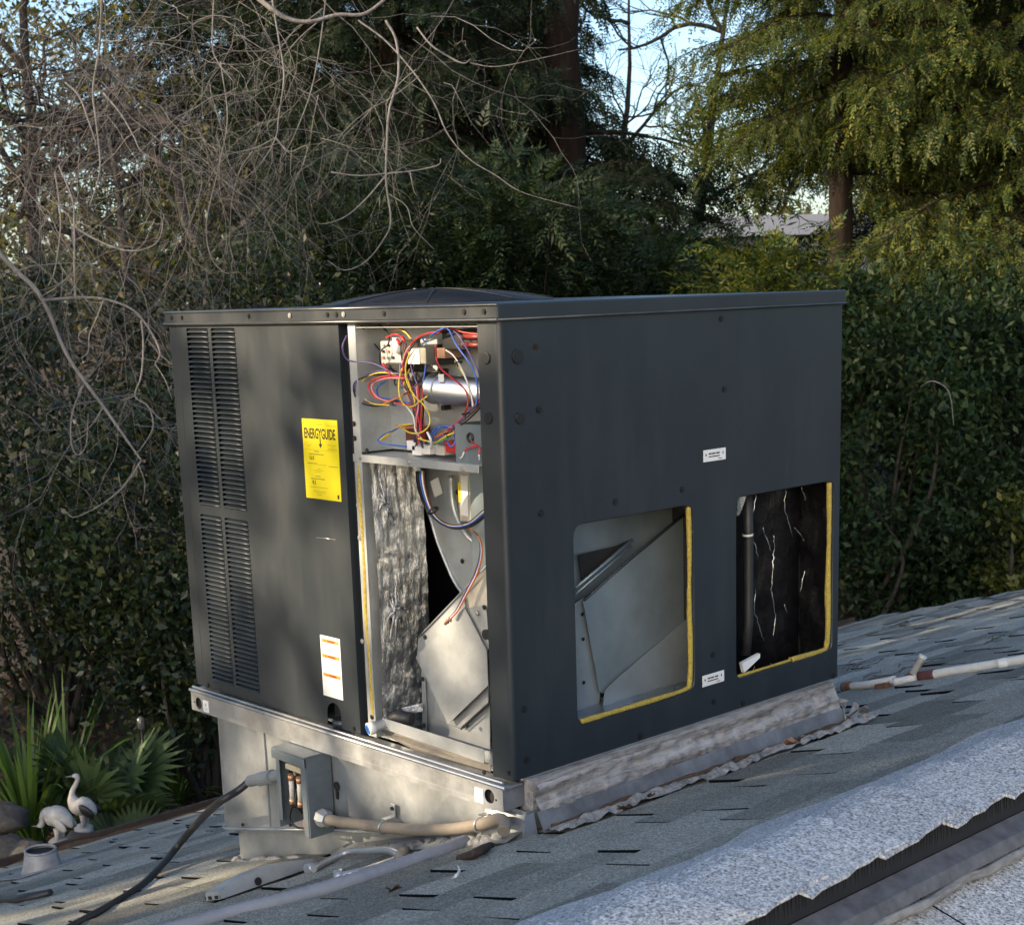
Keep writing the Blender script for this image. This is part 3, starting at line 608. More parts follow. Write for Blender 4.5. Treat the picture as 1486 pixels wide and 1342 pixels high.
# --- energy label and warning label
eg = up(MB().box(-0.712, -0.570, -0.0012, -0.0002, 0.569, 0.7605), 'energy_label', M_STICKY, pan)
UX, UZ = (1, 0, 0), (0, 0, 1)
lettering('ENERGYGUIDE', 0.034, (-0.7055, -0.0014, 0.7145), UX, UZ, M_INK, pan, 0.555, 0.0008)
ar = MB(); ar.box(-0.6425, -0.6393, -0.0018, -0.0014, 0.700, 0.716); ar.add([(-0.6485, -0.0016, 0.702), (-0.6335, -0.0016, 0.702), (-0.641, -0.0016, 0.6925)], [(0, 1, 2)]); up(ar, 'printed_arrow', M_INK, pan)
lettering('16.0', 0.0135, (-0.690, -0.0014, 0.663), UX, UZ, M_INK, pan, 0.85, 0.0001)
lettering('8.2', 0.0135, (-0.682, -0.0014, 0.6045), UX, UZ, M_INK, pan, 0.85, 0.0001)
mk = MB(); rd = random.Random(8)
for (a, b, z, h) in ((-.655, -.630, .748, .0012), (-.615, -.575, .746, .0012), (-.705, -.690, .7035, .001), (-.705, -.678, .6985, .001), (-.700, -.684, .694, .001), (-.612, -.578, .7005, .001), (-.598, -.586, .696, .001), (-.612, -.576, .691, .0014), (-.705, -.576, .6868, .0006), (-.668, -.648, .6835, .0022), (-.690, -.630, .6765, .0026), (-.698, -.658, .654, .0022), (-.658, -.620, .652, .0008), (-.612, -.576, .650, .0018), (-.66, -.645, .642, .001), (-.675, -.635, .638, .001), (-.668, -.645, .634, .001), (-.668, -.648, .624, .0024), (-.687, -.632, .6175, .0026), (-.695, -.62, .597, .0012), (-.68, -.63, .588, .001), (-.672, -.632, .584, .001), (-.665, -.645, .579, .001), (-.60, -.62, .75, .0008)):
    mk.box(min(a, b), max(a, b), -0.0016, -0.0013, z-h/2, z+h/2)
up(mk, 'printed_lines', M_FADE, pan)['kind'] = 'stuff'
mk = MB(); mk.box(-.584, -.577, -0.0016, -0.0013, .574, .584); up(mk, 'printed_mark', M_INK, pan)
wl = up(MB().box(-0.690, -0.609, -0.0012, -0.0002, 0.076, 0.230), 'warning_label', M_WHITE, pan)
for z in (0.218, 0.179, 0.131):
    up(MB().box(-0.685, -0.614, -0.0017, -0.0013, z-0.0045, z+0.0045), 'orange_bar', M_ORANGE, pan)
    lettering('WARNING', 0.008, (-0.662, -0.0019, z-0.003), UX, UZ, plain('brown_ink', (0.22, 0.06, 0.02)), pan, 0.85, 0.0002)
    tr_ = MB(); tr_.add([(-.673, -.002, z-.003), (-.666, -.002, z-.003), (-.6695, -.002, z+.003)], [(0, 1, 2)]); up(tr_, 'warning_triangle', plain('brown_ink', (0.22, 0.06, 0.02)), pan)
mk = MB()
for z in list(np.arange(0.084, 0.122, 0.0045))+list(np.arange(0.140, 0.17, 0.0045))+[0.190, 0.1965, 0.203]:
    b = -0.684
    while b < -0.622: e_ = min(-0.615, b+rd.uniform(0.008, 0.03)); mk.box(b, e_, -0.0016, -0.0013, z, z+0.0012); b = e_+0.002
up(mk, 'printed_lines', M_GREYINK, pan)['kind'] = 'stuff'
sc_ = MB(); sc_.tube([ony(459, 780, -0.0004), ony(472, 781, -0.0004), ony(487, 783, -0.0004)], 0.0008, 4); up(sc_, 'scratch', M_ZSCREW, pan)
dn_ = MB(); dn_.tube([(0.0004, 0.105+0.006*math.cos(t), 0.928+0.006*math.sin(t)) for t in np.linspace(0, 2*math.pi, 13)], 0.0012, 5, False); up(dn_, 'dent_ring', M_RUST, sp)
# --- door frame strip, compartment walls
up(MB().box(-0.5155, -0.488, 0.004, 0.0056, 0.004, 0.982), 'door_frame', M_GALVW)
up(MB().box(-0.4885, -0.487, 0.006, 0.094, 0.690, 0.982), 'control_box_side', M_GALVW)
up(MB().box(-0.70, -0.068, 0.094, 0.0956, 0.690, 0.982), 'control_box_back', M_GALVW)
up(MB().box(-0.487, -0.068, 0.006, 0.094, 0.9725, 0.974), 'control_box_top', M_GALVW)
up(MB().box(-0.520, -0.070, 0.004, 0.094, 0.6835, 0.685), 'control_shelf', M_GALVW)
up(MB().box(-0.520, -0.080, 0.0022, 0.0038, 0.6675, 0.6850), 'shelf_rail', M_GALVW, None, 0.0006, 1)
for a, b in ((522, 664), (593, 671), (671, 681)): screw(ony(a, b, 0.002), (0, -1, 0), 0.0042, M_ZSCREW)
for a, b in ((514, 615), (515, 636), (533, 654), (520, 733), (522, 780), (526, 930), (540, 1040)): screw(ony(a, b, 0.0038), (0, -1, 0), 0.0042, M_SCREW if b < 700 or b > 1000 else M_ZSCREW)
up(MB().box(-0.072, -0.068, 0.031, 0.150, 0.005, 0.982), 'post_return', M_GALVW)
# --- control gear
def cy(p): return lambda a, b: ony(a, b, p)
Y5 = 0.060
def pxbox(a0, b0, a1, b1, y0, y1, name, mat, parent=None, bevel=0.0015):
    p, q_ = ony(a0, b1, y0), ony(a1, b0, y0); return up(MB().box(min(p[0], q_[0]), max(p[0], q_[0]), y0, y1, p[2], q_[2]), name, mat, parent, bevel)
con = pxbox(553, 495, 583, 529, 0.045, 0.092, 'contactor', plain('cream_plastic', (0.52, 0.50, 0.46), 0.5), None, 0.003)
for k in range(3):
    for r in range(3): c = MB(); c.disc(ony(557+k*7, 501+r*9, 0.0445), 0.0035, 0.004, (0, -1, 0), 8); up(c, 'terminal', (M_ZSCREW, M_BLACK, M_BRASS)[(k+r) % 3], con)
pxbox(560, 527, 588, 540, 0.030, 0.09, 'contactor_base', M_BLACK)
cl = MB(); cl.tube([ony(577, 490, 0.04), ony(578, 512, 0.04)], 0.0125, 14); up(cl, 'contactor_coil', M_WHITE)
trf = pxbox(594, 505, 617, 528, 0.028, 0.075, 'transformer', plain('tan_plastic', (0.40, 0.37, 0.28), 0.5), None, 0.003)
lbp, lbq = ony(592, 528, 0.026), ony(608, 506, 0.026); up(MB().box(lbp[0], lbq[0], 0.0262, 0.0272, lbp[2], lbq[2]), 'transformer_label', M_WHITE, trf)
pxbox(617, 500, 634, 530, 0.030, 0.09, 'transformer_core', M_BLACK)
pxbox(610, 492, 634, 500, 0.034, 0.09, 'transformer_bracket', M_GALVW)
rel = pxbox(642, 479, 692, 507, 0.035, 0.092, 'relay_board', M_BLACK)
for r_ in (488, 500):
    f_ = MB(); f_.tube([ony(667, r_, 0.030), ony(705, r_+1, 0.030)], 0.0048, 10); up(f_, 'fuse', M_ZSCREW, rel)
    f_ = MB(); f_.tube([ony(673, r_, 0.0285), ony(705, r_+1, 0.0285)], 0.0050, 10); up(f_, 'fuse_sleeve', plain('fuse_red', (.22, .03, .025), .4), rel)
pxbox(630, 505, 645, 520, 0.030, 0.08, 'terminal_strip', M_BRASS)
cp = MB(); a_, b_ = np.array(ony(628, 564, 0.055)), np.array(ony(712, 571, 0.055)); cp.tube([a_, a_+(b_-a_)*0.04, a_+(b_-a_)*0.05, b_], [0.033, 0.0338, 0.0318, 0.0318], 28); can = up(cp, 'capacitor', M_ALU)
cl = MB(); lc = np.array(ony(641, 549, 0.027)); cl.box(lc[0]-.009, lc[0]+.009, lc[1]-0.002, lc[1]-0.001, lc[2]-.008, lc[2]+.009); up(cl, 'capacitor_label', M_WHITE, can)
bnd = MB(); m_ = a_+(b_-a_)*0.16; bnd.tube([m_, m_+(b_-a_)*0.03], 0.0328, 28, False); up(bnd, 'strap', M_GALV, can)
pxbox(600, 541, 614, 560, 0.04, 0.09, 'relay', M_BLACK)
pxbox(589, 620, 607, 647, 0.055, 0.09, 'relay', plain('red_brown_plastic', (.12, .04, .03), .5))
for r_, c_, mm in ((598, 652, M_WHITE), (611, 651, M_WHITE), (632, 652, plain('cream_plastic', (.5, .5, .45))), (590, 645, M_WHITE)):
    pxbox(r_, c_-5, r_+12, c_+8, 0.04, 0.07, 'plug_connector', mm)
pxbox(645, 641, 662, 656, 0.045, 0.08, 'terminal_block', plain('wire_red', (.5, .03, .03)))
# small grey box at the right of the shelf
gb = MB(); p, q_ = ony(662, 671, 0.012), ony(702, 617, 0.012); gb.box(p[0], q_[0]+.02, 0.012, 0.013, p[2], q_[2]); gb.box(p[0], p[0]+0.0015, 0.0132, 0.085, p[2], q_[2]); lo = up(gb, 'low_voltage_box', M_GREYBOX)
gm = MB(); g0 = np.array(ony(682, 635, 0.009)); gm.tube([g0+0.0085*np.array([math.cos(t), 0, math.sin(t)]) for t in np.linspace(0, 2*math.pi, 17)], 0.0028, 7, False); up(gm, 'grommet', M_BLACK, lo)
def wire(pts, col, y=0.03, r=0.0019, parent=None):
    P = []
    for k, q_ in enumerate(pts):
        yy = q_[2] if len(q_) > 2 else min(y+0.006*math.sin(k*1.9+q_[0]), (q_[0]-515)*0.0022); P.append(ony(q_[0], q_[1], yy))
    mb = MB(); mb.tube(catmull(P, 6), r, 6); return up(mb, 'wire', WIRE[col], parent)
G = [([(503, 487), (497, 505), (506, 523), (540, 527), (565, 538)], 'purple', .004), ([(524, 473), (540, 495), (556, 515)], 'black', .05), ([(550, 470), (564, 485), (563, 500), (552, 510), (552, 528)], 'black', .03),
 ([(576, 477), (588, 482), (597, 492)], 'yellow', .03), ([(570, 480), (584, 478), (596, 488)], 'orange', .03), ([(560, 490), (575, 485), (588, 492)], 'red', .03),
 ([(640, 480), (612, 487), (594, 503), (586, 525), (585, 545)], 'red', .02), ([(642, 482), (614, 489), (597, 505), (588, 527), (590, 550)], 'black', .024), ([(648, 478), (615, 486), (592, 506), (583, 530)], 'pink', .028),
 ([(624, 488), (636, 480), (650, 477), (662, 500), (680, 525), (690, 545), (693, 570), (690, 590)], 'blue', .012), ([(634, 485), (650, 476), (672, 482), (700, 486)], 'red', .03), ([(632, 500), (633, 520), (640, 535), (655, 548), (668, 558), (678, 572), (678, 590), (672, 602)], 'red', .014),
 ([(647, 508), (658, 516), (668, 532), (677, 552), (684, 575), (686, 590)], 'white', .016), ([(660, 524), (676, 550), (682, 570), (688, 588)], 'yellow', .02), ([(655, 478), (668, 490), (690, 530), (696, 545)], 'purple', .02),
 ([(585, 540), (560, 543), (535, 545), (517, 553), (513, 565), (520, 582), (540, 589), (560, 588)], 'black', .02), ([(588, 545), (555, 538), (530, 545), (515, 560), (522, 580), (548, 585), (575, 588)], 'purple', .022), ([(580, 543), (550, 541), (530, 549), (524, 562), (528, 577), (542, 586), (565, 588)], 'yellow', .018),
 ([(590, 547), (560, 546), (540, 552), (535, 563), (545, 577), (570, 583), (598, 590), (608, 605)], 'red', .016), ([(588, 549), (562, 549), (543, 555), (540, 566), (550, 578), (575, 585), (600, 592)], 'pink', .02), ([(560, 553), (548, 562), (550, 576), (570, 580), (595, 585)], 'blue', .03), ([(550, 588), (570, 580), (590, 570), (605, 558)], 'brown', .018), ([(552, 588), (575, 578), (600, 566)], 'orange', .02),
 ([(583, 535), (579, 555), (580, 575), (587, 588), (598, 590), (610, 582), (620, 575)], 'yellow', .008), ([(588, 542), (592, 558), (602, 575), (615, 588), (623, 603), (622, 618), (610, 628), (595, 628), (585, 622)], 'yellow', .006),
 ([(606, 558), (608, 580), (606, 600), (610, 625), (606, 645)], 'red', .014), ([(602, 560), (604, 585), (605, 605), (607, 630), (612, 648)], 'purple', .018), ([(610, 560), (611, 585), (609, 605), (608, 628), (603, 648)], 'brown', .02), ([(604, 562), (607, 590), (604, 610), (605, 635)], 'pink', .01), ([(613, 565), (612, 590), (611, 610), (612, 640)], 'red', .016), ([(608, 560), (603, 590), (608, 615), (614, 650)], 'black', .022),
 ([(590, 590), (600, 605), (603, 625), (612, 637)], 'white', .01), ([(604, 615), (580, 618), (562, 630), (550, 640)], 'yellow', .02), ([(604, 618), (585, 617), (572, 624), (555, 632), (549, 641), (565, 645), (590, 648)], 'blue', .02), ([(598, 617), (580, 620), (565, 630), (556, 638)], 'yellow', .024), ([(603, 620), (585, 621), (575, 617)], 'orange', .018),
 ([(697, 583), (680, 598), (668, 610), (655, 620), (645, 630), (630, 640)], 'purple', .02), ([(698, 586), (684, 600), (672, 610), (660, 618), (650, 632)], 'brown', .016), ([(695, 580), (678, 600), (664, 612), (652, 622), (640, 636)], 'red', .024), ([(700, 588), (686, 603), (674, 613), (662, 622)], 'black', .014),
 ([(660, 622), (645, 618), (632, 622), (625, 632), (622, 645)], 'blue', .02), ([(661, 624), (648, 620), (636, 622), (628, 635), (626, 645)], 'blue', .024), ([(660, 626), (645, 628), (632, 634), (625, 640)], 'orange', .018), ([(658, 628), (645, 634), (632, 642), (620, 640), (606, 636)], 'yellow', .012), ([(656, 630), (644, 638), (630, 645)], 'green', .016), ([(620, 627), (625, 638), (626, 650)], 'white', .006, .003), ([(659, 630), (661, 640), (655, 648), (648, 640)], 'blue', .02), ([(657, 625), (650, 632), (640, 630), (648, 645)], 'red', .02),
 ([(684, 640), (690, 646), (696, 650), (695, 660)], 'red', .004), ([(690, 648), (680, 650), (674, 655)], 'red', .005), ([(674, 655), (671, 662), (668, 665)], 'white', .005), ([(695, 660), (696, 668)], 'white', .004)]
for g in G: wire(g[0], g[1], g[2], g[3] if len(g) > 3 else 0.0019)
rd = random.Random(21)
for k in range(16):   # loose strands filling out the loom
    a0, b0 = rd.uniform(575, 615), rd.uniform(490, 545); dx = rd.uniform(-22, 26)
    wire([(a0, b0), (a0+dx*0.6, b0+rd.uniform(15, 30)), (604+rd.uniform(-5, 9), 590+rd.uniform(-12, 12)), (606+rd.uniform(-6, 10), 640)], rd.choice(['red', 'purple', 'brown', 'black', 'red', 'blue', 'pink', 'yellow']), rd.uniform(0.02, 0.05))
for a, b in ((572, 583), (605, 615), (676, 600), (665, 526), (650, 628), (606, 640)):
    t_ = MB(); p = np.array(ony(a, b, 0.018)); t_.tube([p+np.array([0.0085*math.cos(t), 0.0085*math.sin(t), 0.002*math.cos(t)]) for t in np.linspace(0, 2*math.pi, 13)], 0.0016, 5, False); t_.tube([p+np.array([0.004, -0.008, 0]), p+np.array([0.012, -0.012, -0.008])], 0.0014, 4); up(t_, 'cable_tie', M_BLACK)
for a, b in ((559, 532), (563, 537), (556, 528), (583, 488), (576, 492)):
    t_ = MB(); p = np.array(ony(a, b, 0.018)); t_.tube([p, p+np.array([0.012, -0.002, -0.012])], [0.0035, 0.0042, 0.003], 7); up(t_, 'wire_terminal', WIRE['red'])
for a, b in ((648, 538), (652, 591)):
    t_ = MB(); t_.disc(ony(a, b, 0.09), 0.006, 0.02, (0, -1, 0), 10); up(t_, 'standoff', M_BLACK)
# --- blower compartment
foil = rough_grid('foil_insulation', lambda u, v: (-0.470+0.012*math.sin(v*3), 0.010+0.150*u, 0.012+0.655*v), 34, 110, 0.0035, 17, M_FOIL, unit, 5)
up(MB().box(-0.52, -0.488, 0.006, 0.166, 0.004, 0.683), 'partition', M_GALVW)
for a, b in ((557, 731), (570, 888)):
    d = MB(); d.disc(onx(a, b, -0.462), 0.0135, 0.010, (1, -0.15, 0), 20); up(d, 'insulation_washer', M_GALV, foil)
rd = random.Random(4)
for (a, b) in ((557, 731), (570, 888)):   # folds gathered round each washer
    c0 = np.array(onx(a, b, -0.458))
    for k in range(11):
        an = 2*math.pi*k/11+rd.uniform(-.25, .25); l0 = rd.uniform(0.02, 0.065); e_ = np.array([0.003, math.cos(an)*l0*0.7, math.sin(an)*l0*1.5])
        P = [c0+np.array([0.004, 0, 0])+e_*t+np.array([0.004*math.sin(6*t), 0, 0.006*math.sin(5*t+k)]) for t in np.linspace(0.15, 1, 7)]
        if min(p[1] for p in P) < 0.012 or max(p[1] for p in P) > 0.158: continue
        mb = MB(); mb.tube(P, [0.0042, 0.003, 0.001], 5); up(mb, 'fold', M_FOIL, foil)
ye_ = MB(); P = [ony(a, b, 0.008) for a, b in ((522, 676), (524, 720), (528, 780), (531, 840), (533, 900), (538, 960), (541, 1010), (543, 1040))]
ye_.tube(catmull(P, 8), [0.0055, 0.008, 0.0065, 0.008, 0.006, 0.0075, 0.006], 7); up(ye_, 'fibreglass_edge', M_YELLOW)
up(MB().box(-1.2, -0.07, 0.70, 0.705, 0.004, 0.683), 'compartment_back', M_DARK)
up(MB().box(-0.90, -0.525, 0.50, 0.506, 0.004, 0.683), 'void_shade', M_DARK)  # near-black sheet put in for the darkness of the open void
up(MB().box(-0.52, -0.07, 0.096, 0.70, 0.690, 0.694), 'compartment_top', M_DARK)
# blower scroll: side sheet, rim and wrapper
BY = 0.20
sc_px = [(600, 672), (606, 700), (616, 728), (626, 752), (636, 785), (648, 815), (660, 842), (674, 862), (690, 884)]
edge = [np.array(ony(a, b, BY)) for a, b in sc_px]; edge = catmull(edge, 4); zt = 0.683
blo = MB(); outl2 = [(p[0], p[2]) for p in edge]+[(-0.12, edge[-1][2]-0.03), (-0.12, zt), (edge[0][0], zt)]
scroll = sheet('blower_housing', outl2, [], 0.0015, front(BY), M_GALVW, unit)
rim = MB(); rim.tube([p+np.array([0, -0.003, 0]) for p in edge], 0.0042, 8); up(rim, 'housing_rim', M_GALVW, scroll)
wr = MB(); E_ = [p for p in edge]; n = len(E_); wr.add([tuple(p+np.array([0, 0.002, 0])) for p in E_]+[tuple(p+np.array([0, 0.28, 0])) for p in E_], [(i, i+1, i+1+n, i+n) for i in range(n-1)], True); pass
inl = MB(); P = [ony(a, b, BY-0.012) for a, b in ((655, 690), (656, 720), (661, 745), (672, 768), (686, 784), (700, 793))]; inl.tube(catmull(P, 6), 0.0075, 10); up(inl, 'inlet_ring', M_GALVW, scroll)
mot = MB(); p, q_ = ony(665, 735, BY-0.03), ony(720, 690, BY-0.03); mot.box(p[0], q_[0]+.06, BY-0.028, BY-0.002, p[2]-0.035, zt-0.002); up(mot, 'motor_plate', plain('cream_plate', (0.46, 0.44, 0.38), .5), scroll, 0.004)
def onplate(a0, b0, a1, b1, y, ang, name, mat):
    c = np.array(ony((a0+a1)/2, (b0+b1)/2, y)); s0 = math.dist(ony(a0, b0, y), ony(a0, b1, y))/2; s1 = abs(ony(a1, b0, y)[0]-ony(a0, b0, y)[0])/2
    ca, sa = math.cos(ang), math.sin(ang); mb = MB(); mb.box(-s1, s1, -0.0006, 0.0006, -s0, s0, lambda p: (c[0]+p[0]*ca-p[2]*sa, c[1]+p[1], c[2]+p[0]*sa+p[2]*ca)); return up(mb, name, mat, scroll)
onplate(627, 695, 640, 719, BY-0.003, R_(22), 'label', M_WHITE); onplate(669, 690, 679, 748, BY-0.031, R_(-2), 'label', M_WHITE); onplate(665, 700, 669, 729, BY-0.0305, 0, 'yellow_label', M_STICKY); onplate(686, 709, 694, 724, BY-0.031, 0, 'printed_mark', M_GREYINK)
for a, b in ((664, 714), (671, 814)):
    screw(ony(a, b, BY-0.002), (0, -1, 0), 0.004, M_BLACK, scroll)
for k, (c_, off) in enumerate((('black', 0), ('blue', 3), ('white', 6), ('brown', 8), ('black', -3))):
    wire([(607+off, 684, .06), (609+off, 705, .08), (618+off*.8, 732, .10), (632+off*.5, 752, .11), (655, 765-off*.4, .12), (680, 763-off*.6, .11), (700, 750-off, .10), (712, 735, .09)], c_, r=0.0024)
for c_, off in (('brown', 0), ('blue', 3), ('white', 5), ('orange', 7)):
    wire([(680, 765, .11), (694, 778, .10), (697+off*.4, 800, .09), (690+off*.5, 830, .085), (676+off*.5, 858, .08), (662+off*.4, 885, .075), (652+off*.3, 897, .07)], c_, r=0.0022)
t_ = MB(); p = np.array(ony(628, 741, 0.09)); t_.tube([p+np.array([0.012*math.cos(t), 0.012*math.sin(t), 0.008*math.cos(t)]) for t in np.linspace(0, 2*math.pi, 13)], 0.003, 5, False); up(t_, 'cable_tie', M_BLACK)
# slanted coil end plate
CY = 0.085
def pl(pts, y, name, mat, th=0.0016, parent=None):
    mb = MB(); mb.poly([ony(a, b, y) if len(q_) == 2 else ony(a, b, q_[2]) for q_ in pts for a, b in (q_[:2],)], -th, (0, -1, 0)); return up(mb, name, mat, parent or unit)
ep = pl([(604, 953), (674.5, 881), (707, 944), (709, 994), (651, 1050)], CY, 'coil_end_plate', M_GALVW)
pl([(608, 925), (672, 858), (676, 880), (606, 951)], CY+0.012, 'plate_flange', M_GALVW, 0.0016, ep)
pl([(652, 1049), (709, 995), (709, 1019), (668, 1056)], CY+0.016, 'plate_return', M_GALV, 0.0016, ep)
pl([(672, 857), (706, 822), (712, 940), (707, 943), (676, 880)], CY+0.02, 'upper_end_plate', plain('cream_plate', (.46, .44, .38)), 0.0016, ep)
pl([(677, 882), (706, 878), (711, 940), (706, 944)], CY+0.008, 'corner_gusset', M_GALVW, 0.0016, ep)
ed = MB(); ed.tube([ony(608, 924, CY+0.008), ony(672, 857, CY+0.008), ony(706, 820, CY+0.008)], 0.0022, 6); up(ed, 'plate_edge', M_GALVW, ep)
pl([(612, 960), (652, 1049), (668, 1057), (711, 1019), (712, 1104), (618, 1060)], CY+0.030, 'lower_end_plate', M_GALVW, 0.0016, ep)
pl([(612, 955), (617, 955), (620, 1062), (614, 1060)], CY+0.022, 'plate_upright', M_GALVW, 0.0016, ep)
ln = MB(); ln.tube([ony(669, 1058, CY+0.014), ony(711, 1021, CY+0.014)], 0.002, 5); up(ln, 'shadow_gap', M_DARK, ep)
for a, b in ((617, 924), (614, 985), (652, 932), (637, 981), (678, 1052), (616, 1052), (703, 881), (692, 890), (650, 901)): screw(ony(a, b, CY+0.003 if b != 924 else CY+0.01), (0, -1, 0), 0.004, M_SCREW if a != 692 else M_ZSCREW, ep)
cl = MB(); cl.tube([ony(646, 905, CY), ony(652, 897, CY-.004), ony(655, 901, CY)], 0.004, 6); up(cl, 'wire_clip', M_BRASS, ep)
gm = MB(); gm.disc(ony(707, 920, CY+0.004), 0.012, 0.006, (0, -1, 0), 16); up(gm, 'grommet', M_BLACK, ep)
# drain pan front, foam sleeve, drain fitting
pl([(555, 1041), (703, 1087), (703, 1107), (555, 1056)], 0.012, 'drain_pan_front', M_GALVW)
dp = MB(); dp.poly([ony(557, 1064, 0.004), ony(597, 1084, 0.004), ony(712, 1118, 0.004), ony(712, 1108, 0.02), ony(600, 1070, 0.02), ony(557, 1058, 0.02)], 0.004, (0, -0.3, 1)); up(dp, 'drain_pan_base', plain('dull_zinc', (.22, .20, .17), .6, .3))
fs = MB(); fs.tube([ony(560, 1046, 0.03), ony(578, 1040, 0.035), ony(598, 1043, 0.05)], [0.013, 0.0165, 0.0165], 14); up(fs, 'foam_sleeve', M_RUBBER)
lf = MB(); lf.poly([ony(582, 1027, 0.06), ony(612, 1020, 0.09), ony(613, 1032, 0.09), ony(588, 1034, 0.05)], 0.003, (0, -1, 0.6)); up(lf, 'foil_flap', M_FOIL)
dr = MB(); a_, b_ = np.array(ony(534, 1058, -0.025)), np.array(ony(556, 1050, 0.012)); dr.tube([a_, a_+(b_-a_)*.45, a_+(b_-a_)*.46, b_+(b_-a_)*.3], [0.0155, 0.0155, 0.013, 0.013], 20); fit = up(dr, 'drain_fitting', M_PVC)
bl = MB(); dn = (b_-a_)/np.linalg.norm(b_-a_); bl.disc(a_-dn*0.0006, 0.0118, 0.0016, -dn, 20); up(bl, 'blue_bore', M_BLUE, fit)
bl = MB(); bl.disc(a_-dn*0.0023, 0.0075, 0.0004, -dn, 20); up(bl, 'bore_shadow', plain('navy', (.01, .05, .2)), fit)
# --- inside the first side opening: blower outlet sheet metal
def px_(pts, x, name, mat, th=0.0015): 
    mb = MB(); mb.poly([onx(q_[0], q_[1], q_[2] if len(q_) > 2 else x) for q_ in pts], th, (1, 0, 0)); return up(mb, name, mat)
M_DUCT = mat_galv('duct_sheet', (0.27, 0.335, 0.375), (0.32, 0.385, 0.42), (0.30, 0.42), 0.6, 30.0)
M_DUCTP = mat_galv('duct_side', (0.22, 0.26, 0.28), (0.30, 0.34, 0.36), (0.35, 0.5), 0.3, 30.0)
px_([(800, 690), (1030, 690), (1030, 735), (852, 864), (800, 905)], -0.15, 'upper_baffle', M_DUCT)
ob = px_([(846, 872), (1030, 718), (1030, 1050), (870, 1004)], -0.115, 'outlet_baffle', M_DUCT)
px_([(828, 880), (848, 866), (871, 1004), (866, 1060), (828, 1060)], -0.125, 'outlet_side', M_DUCTP)
px_([(1030, 870), (1030, 1060), (872, 1060), (878, 1002), (895, 985)], -0.105, 'lower_baffle', mat_galv('duct_sheet_pale', (0.38, 0.44, 0.475), (0.44, 0.50, 0.53), (0.30, 0.42), 0.6, 30.0))
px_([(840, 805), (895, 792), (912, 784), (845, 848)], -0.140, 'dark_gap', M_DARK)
br = MB(); br.tube([onx(835, 853, -0.12), onx(918, 783, -0.12)], 0.004, 6); br.tube([onx(835, 862, -0.119), onx(916, 792, -0.119)], 0.003, 6); up(br, 'angle_bracket', M_DUCT)
br = MB(); br.tube([onx(848, 871, -0.112), onx(920, 805, -0.112), onx(1010, 732, -0.112)], 0.003, 6); up(br, 'baffle_edge', plain('dull_edge', (.05, .06, .07), .5, .4))
rough_grid('foil_floor', lambda u, v: (-0.30+0.28*u, 0.175+0.57*v, 0.072), 20, 30, 0.007, 22, mat_galv('floor_foil', (.26, .29, .31), (.4, .43, .45), (.2, .4), .7), unit, 3, (0, 0, 1))
for a, b in ((845, 891), (846, 927), (847, 990)): screw(onx(a, b, -0.1235), (1, 0, 0), 0.003, M_SCREW)
up(MB().box(-0.30, -0.012, 0.752, 0.7545, 0.01, 0.66), 'duct_wall', M_DUCT)
up(MB().box(-0.30, -0.012, 0.168, 0.1705, 0.01, 0.66), 'duct_wall', M_DUCT)
up(MB().box(-0.30, -0.012, 0.1735, 0.7505, 0.585, 0.587), 'duct_roof', M_DUCT)
def gasket(pts, r, seed, name='yellow_gasket'):
    rd = random.Random(seed); P = catmull(pts, 12); P = [p+np.array([rd.gauss(0, .0002), rd.gauss(0, .0002), rd.gauss(0, .0002)]) for p in P]
    mb = MB(); mb.tube(P, [r*(0.88+0.16*math.sin(k_*0.21+seed)*math.sin(k_*0.077)+rd.uniform(-.05, .05)) for k_ in range(len(P))], 8); up(mb, name, M_YELLOW)
    for k in range(14):
        p = P[rd.randrange(len(P))]; d = np.array([rd.gauss(0, .003)+0.004, rd.gauss(0, .006), rd.gauss(0, .008)]); f_ = MB(); f_.tube([p, p+d], 0.0006, 3); up(f_, 'fibre', M_YELLOW)
g1 = [(-0.008, 0.596, 0.533), (-0.007, 0.597, 0.42), (-0.008, 0.5965, 0.30), (-0.006, 0.597, 0.18), (-0.007, 0.594, 0.105), (-0.007, 0.578, 0.090), (-0.006, 0.48, 0.088), (-0.007, 0.34, 0.0875), (-0.006, 0.216, 0.088)]
gasket(g1, 0.0070, 1)
g2 = [(-0.008, 1.156, 0.530), (-0.007, 1.157, 0.40), (-0.008, 1.156, 0.26), (-0.007, 1.157, 0.14), (-0.007, 1.152, 0.098), (-0.008, 1.135, 0.084), (-0.010, 1.0, 0.083)]
gasket(g2, 0.0080, 2); gasket([(-0.010, 1.0, 0.083), (-0.009, 0.88, 0.0825), (-0.009, 0.775, 0.0815)], 0.0045, 3)
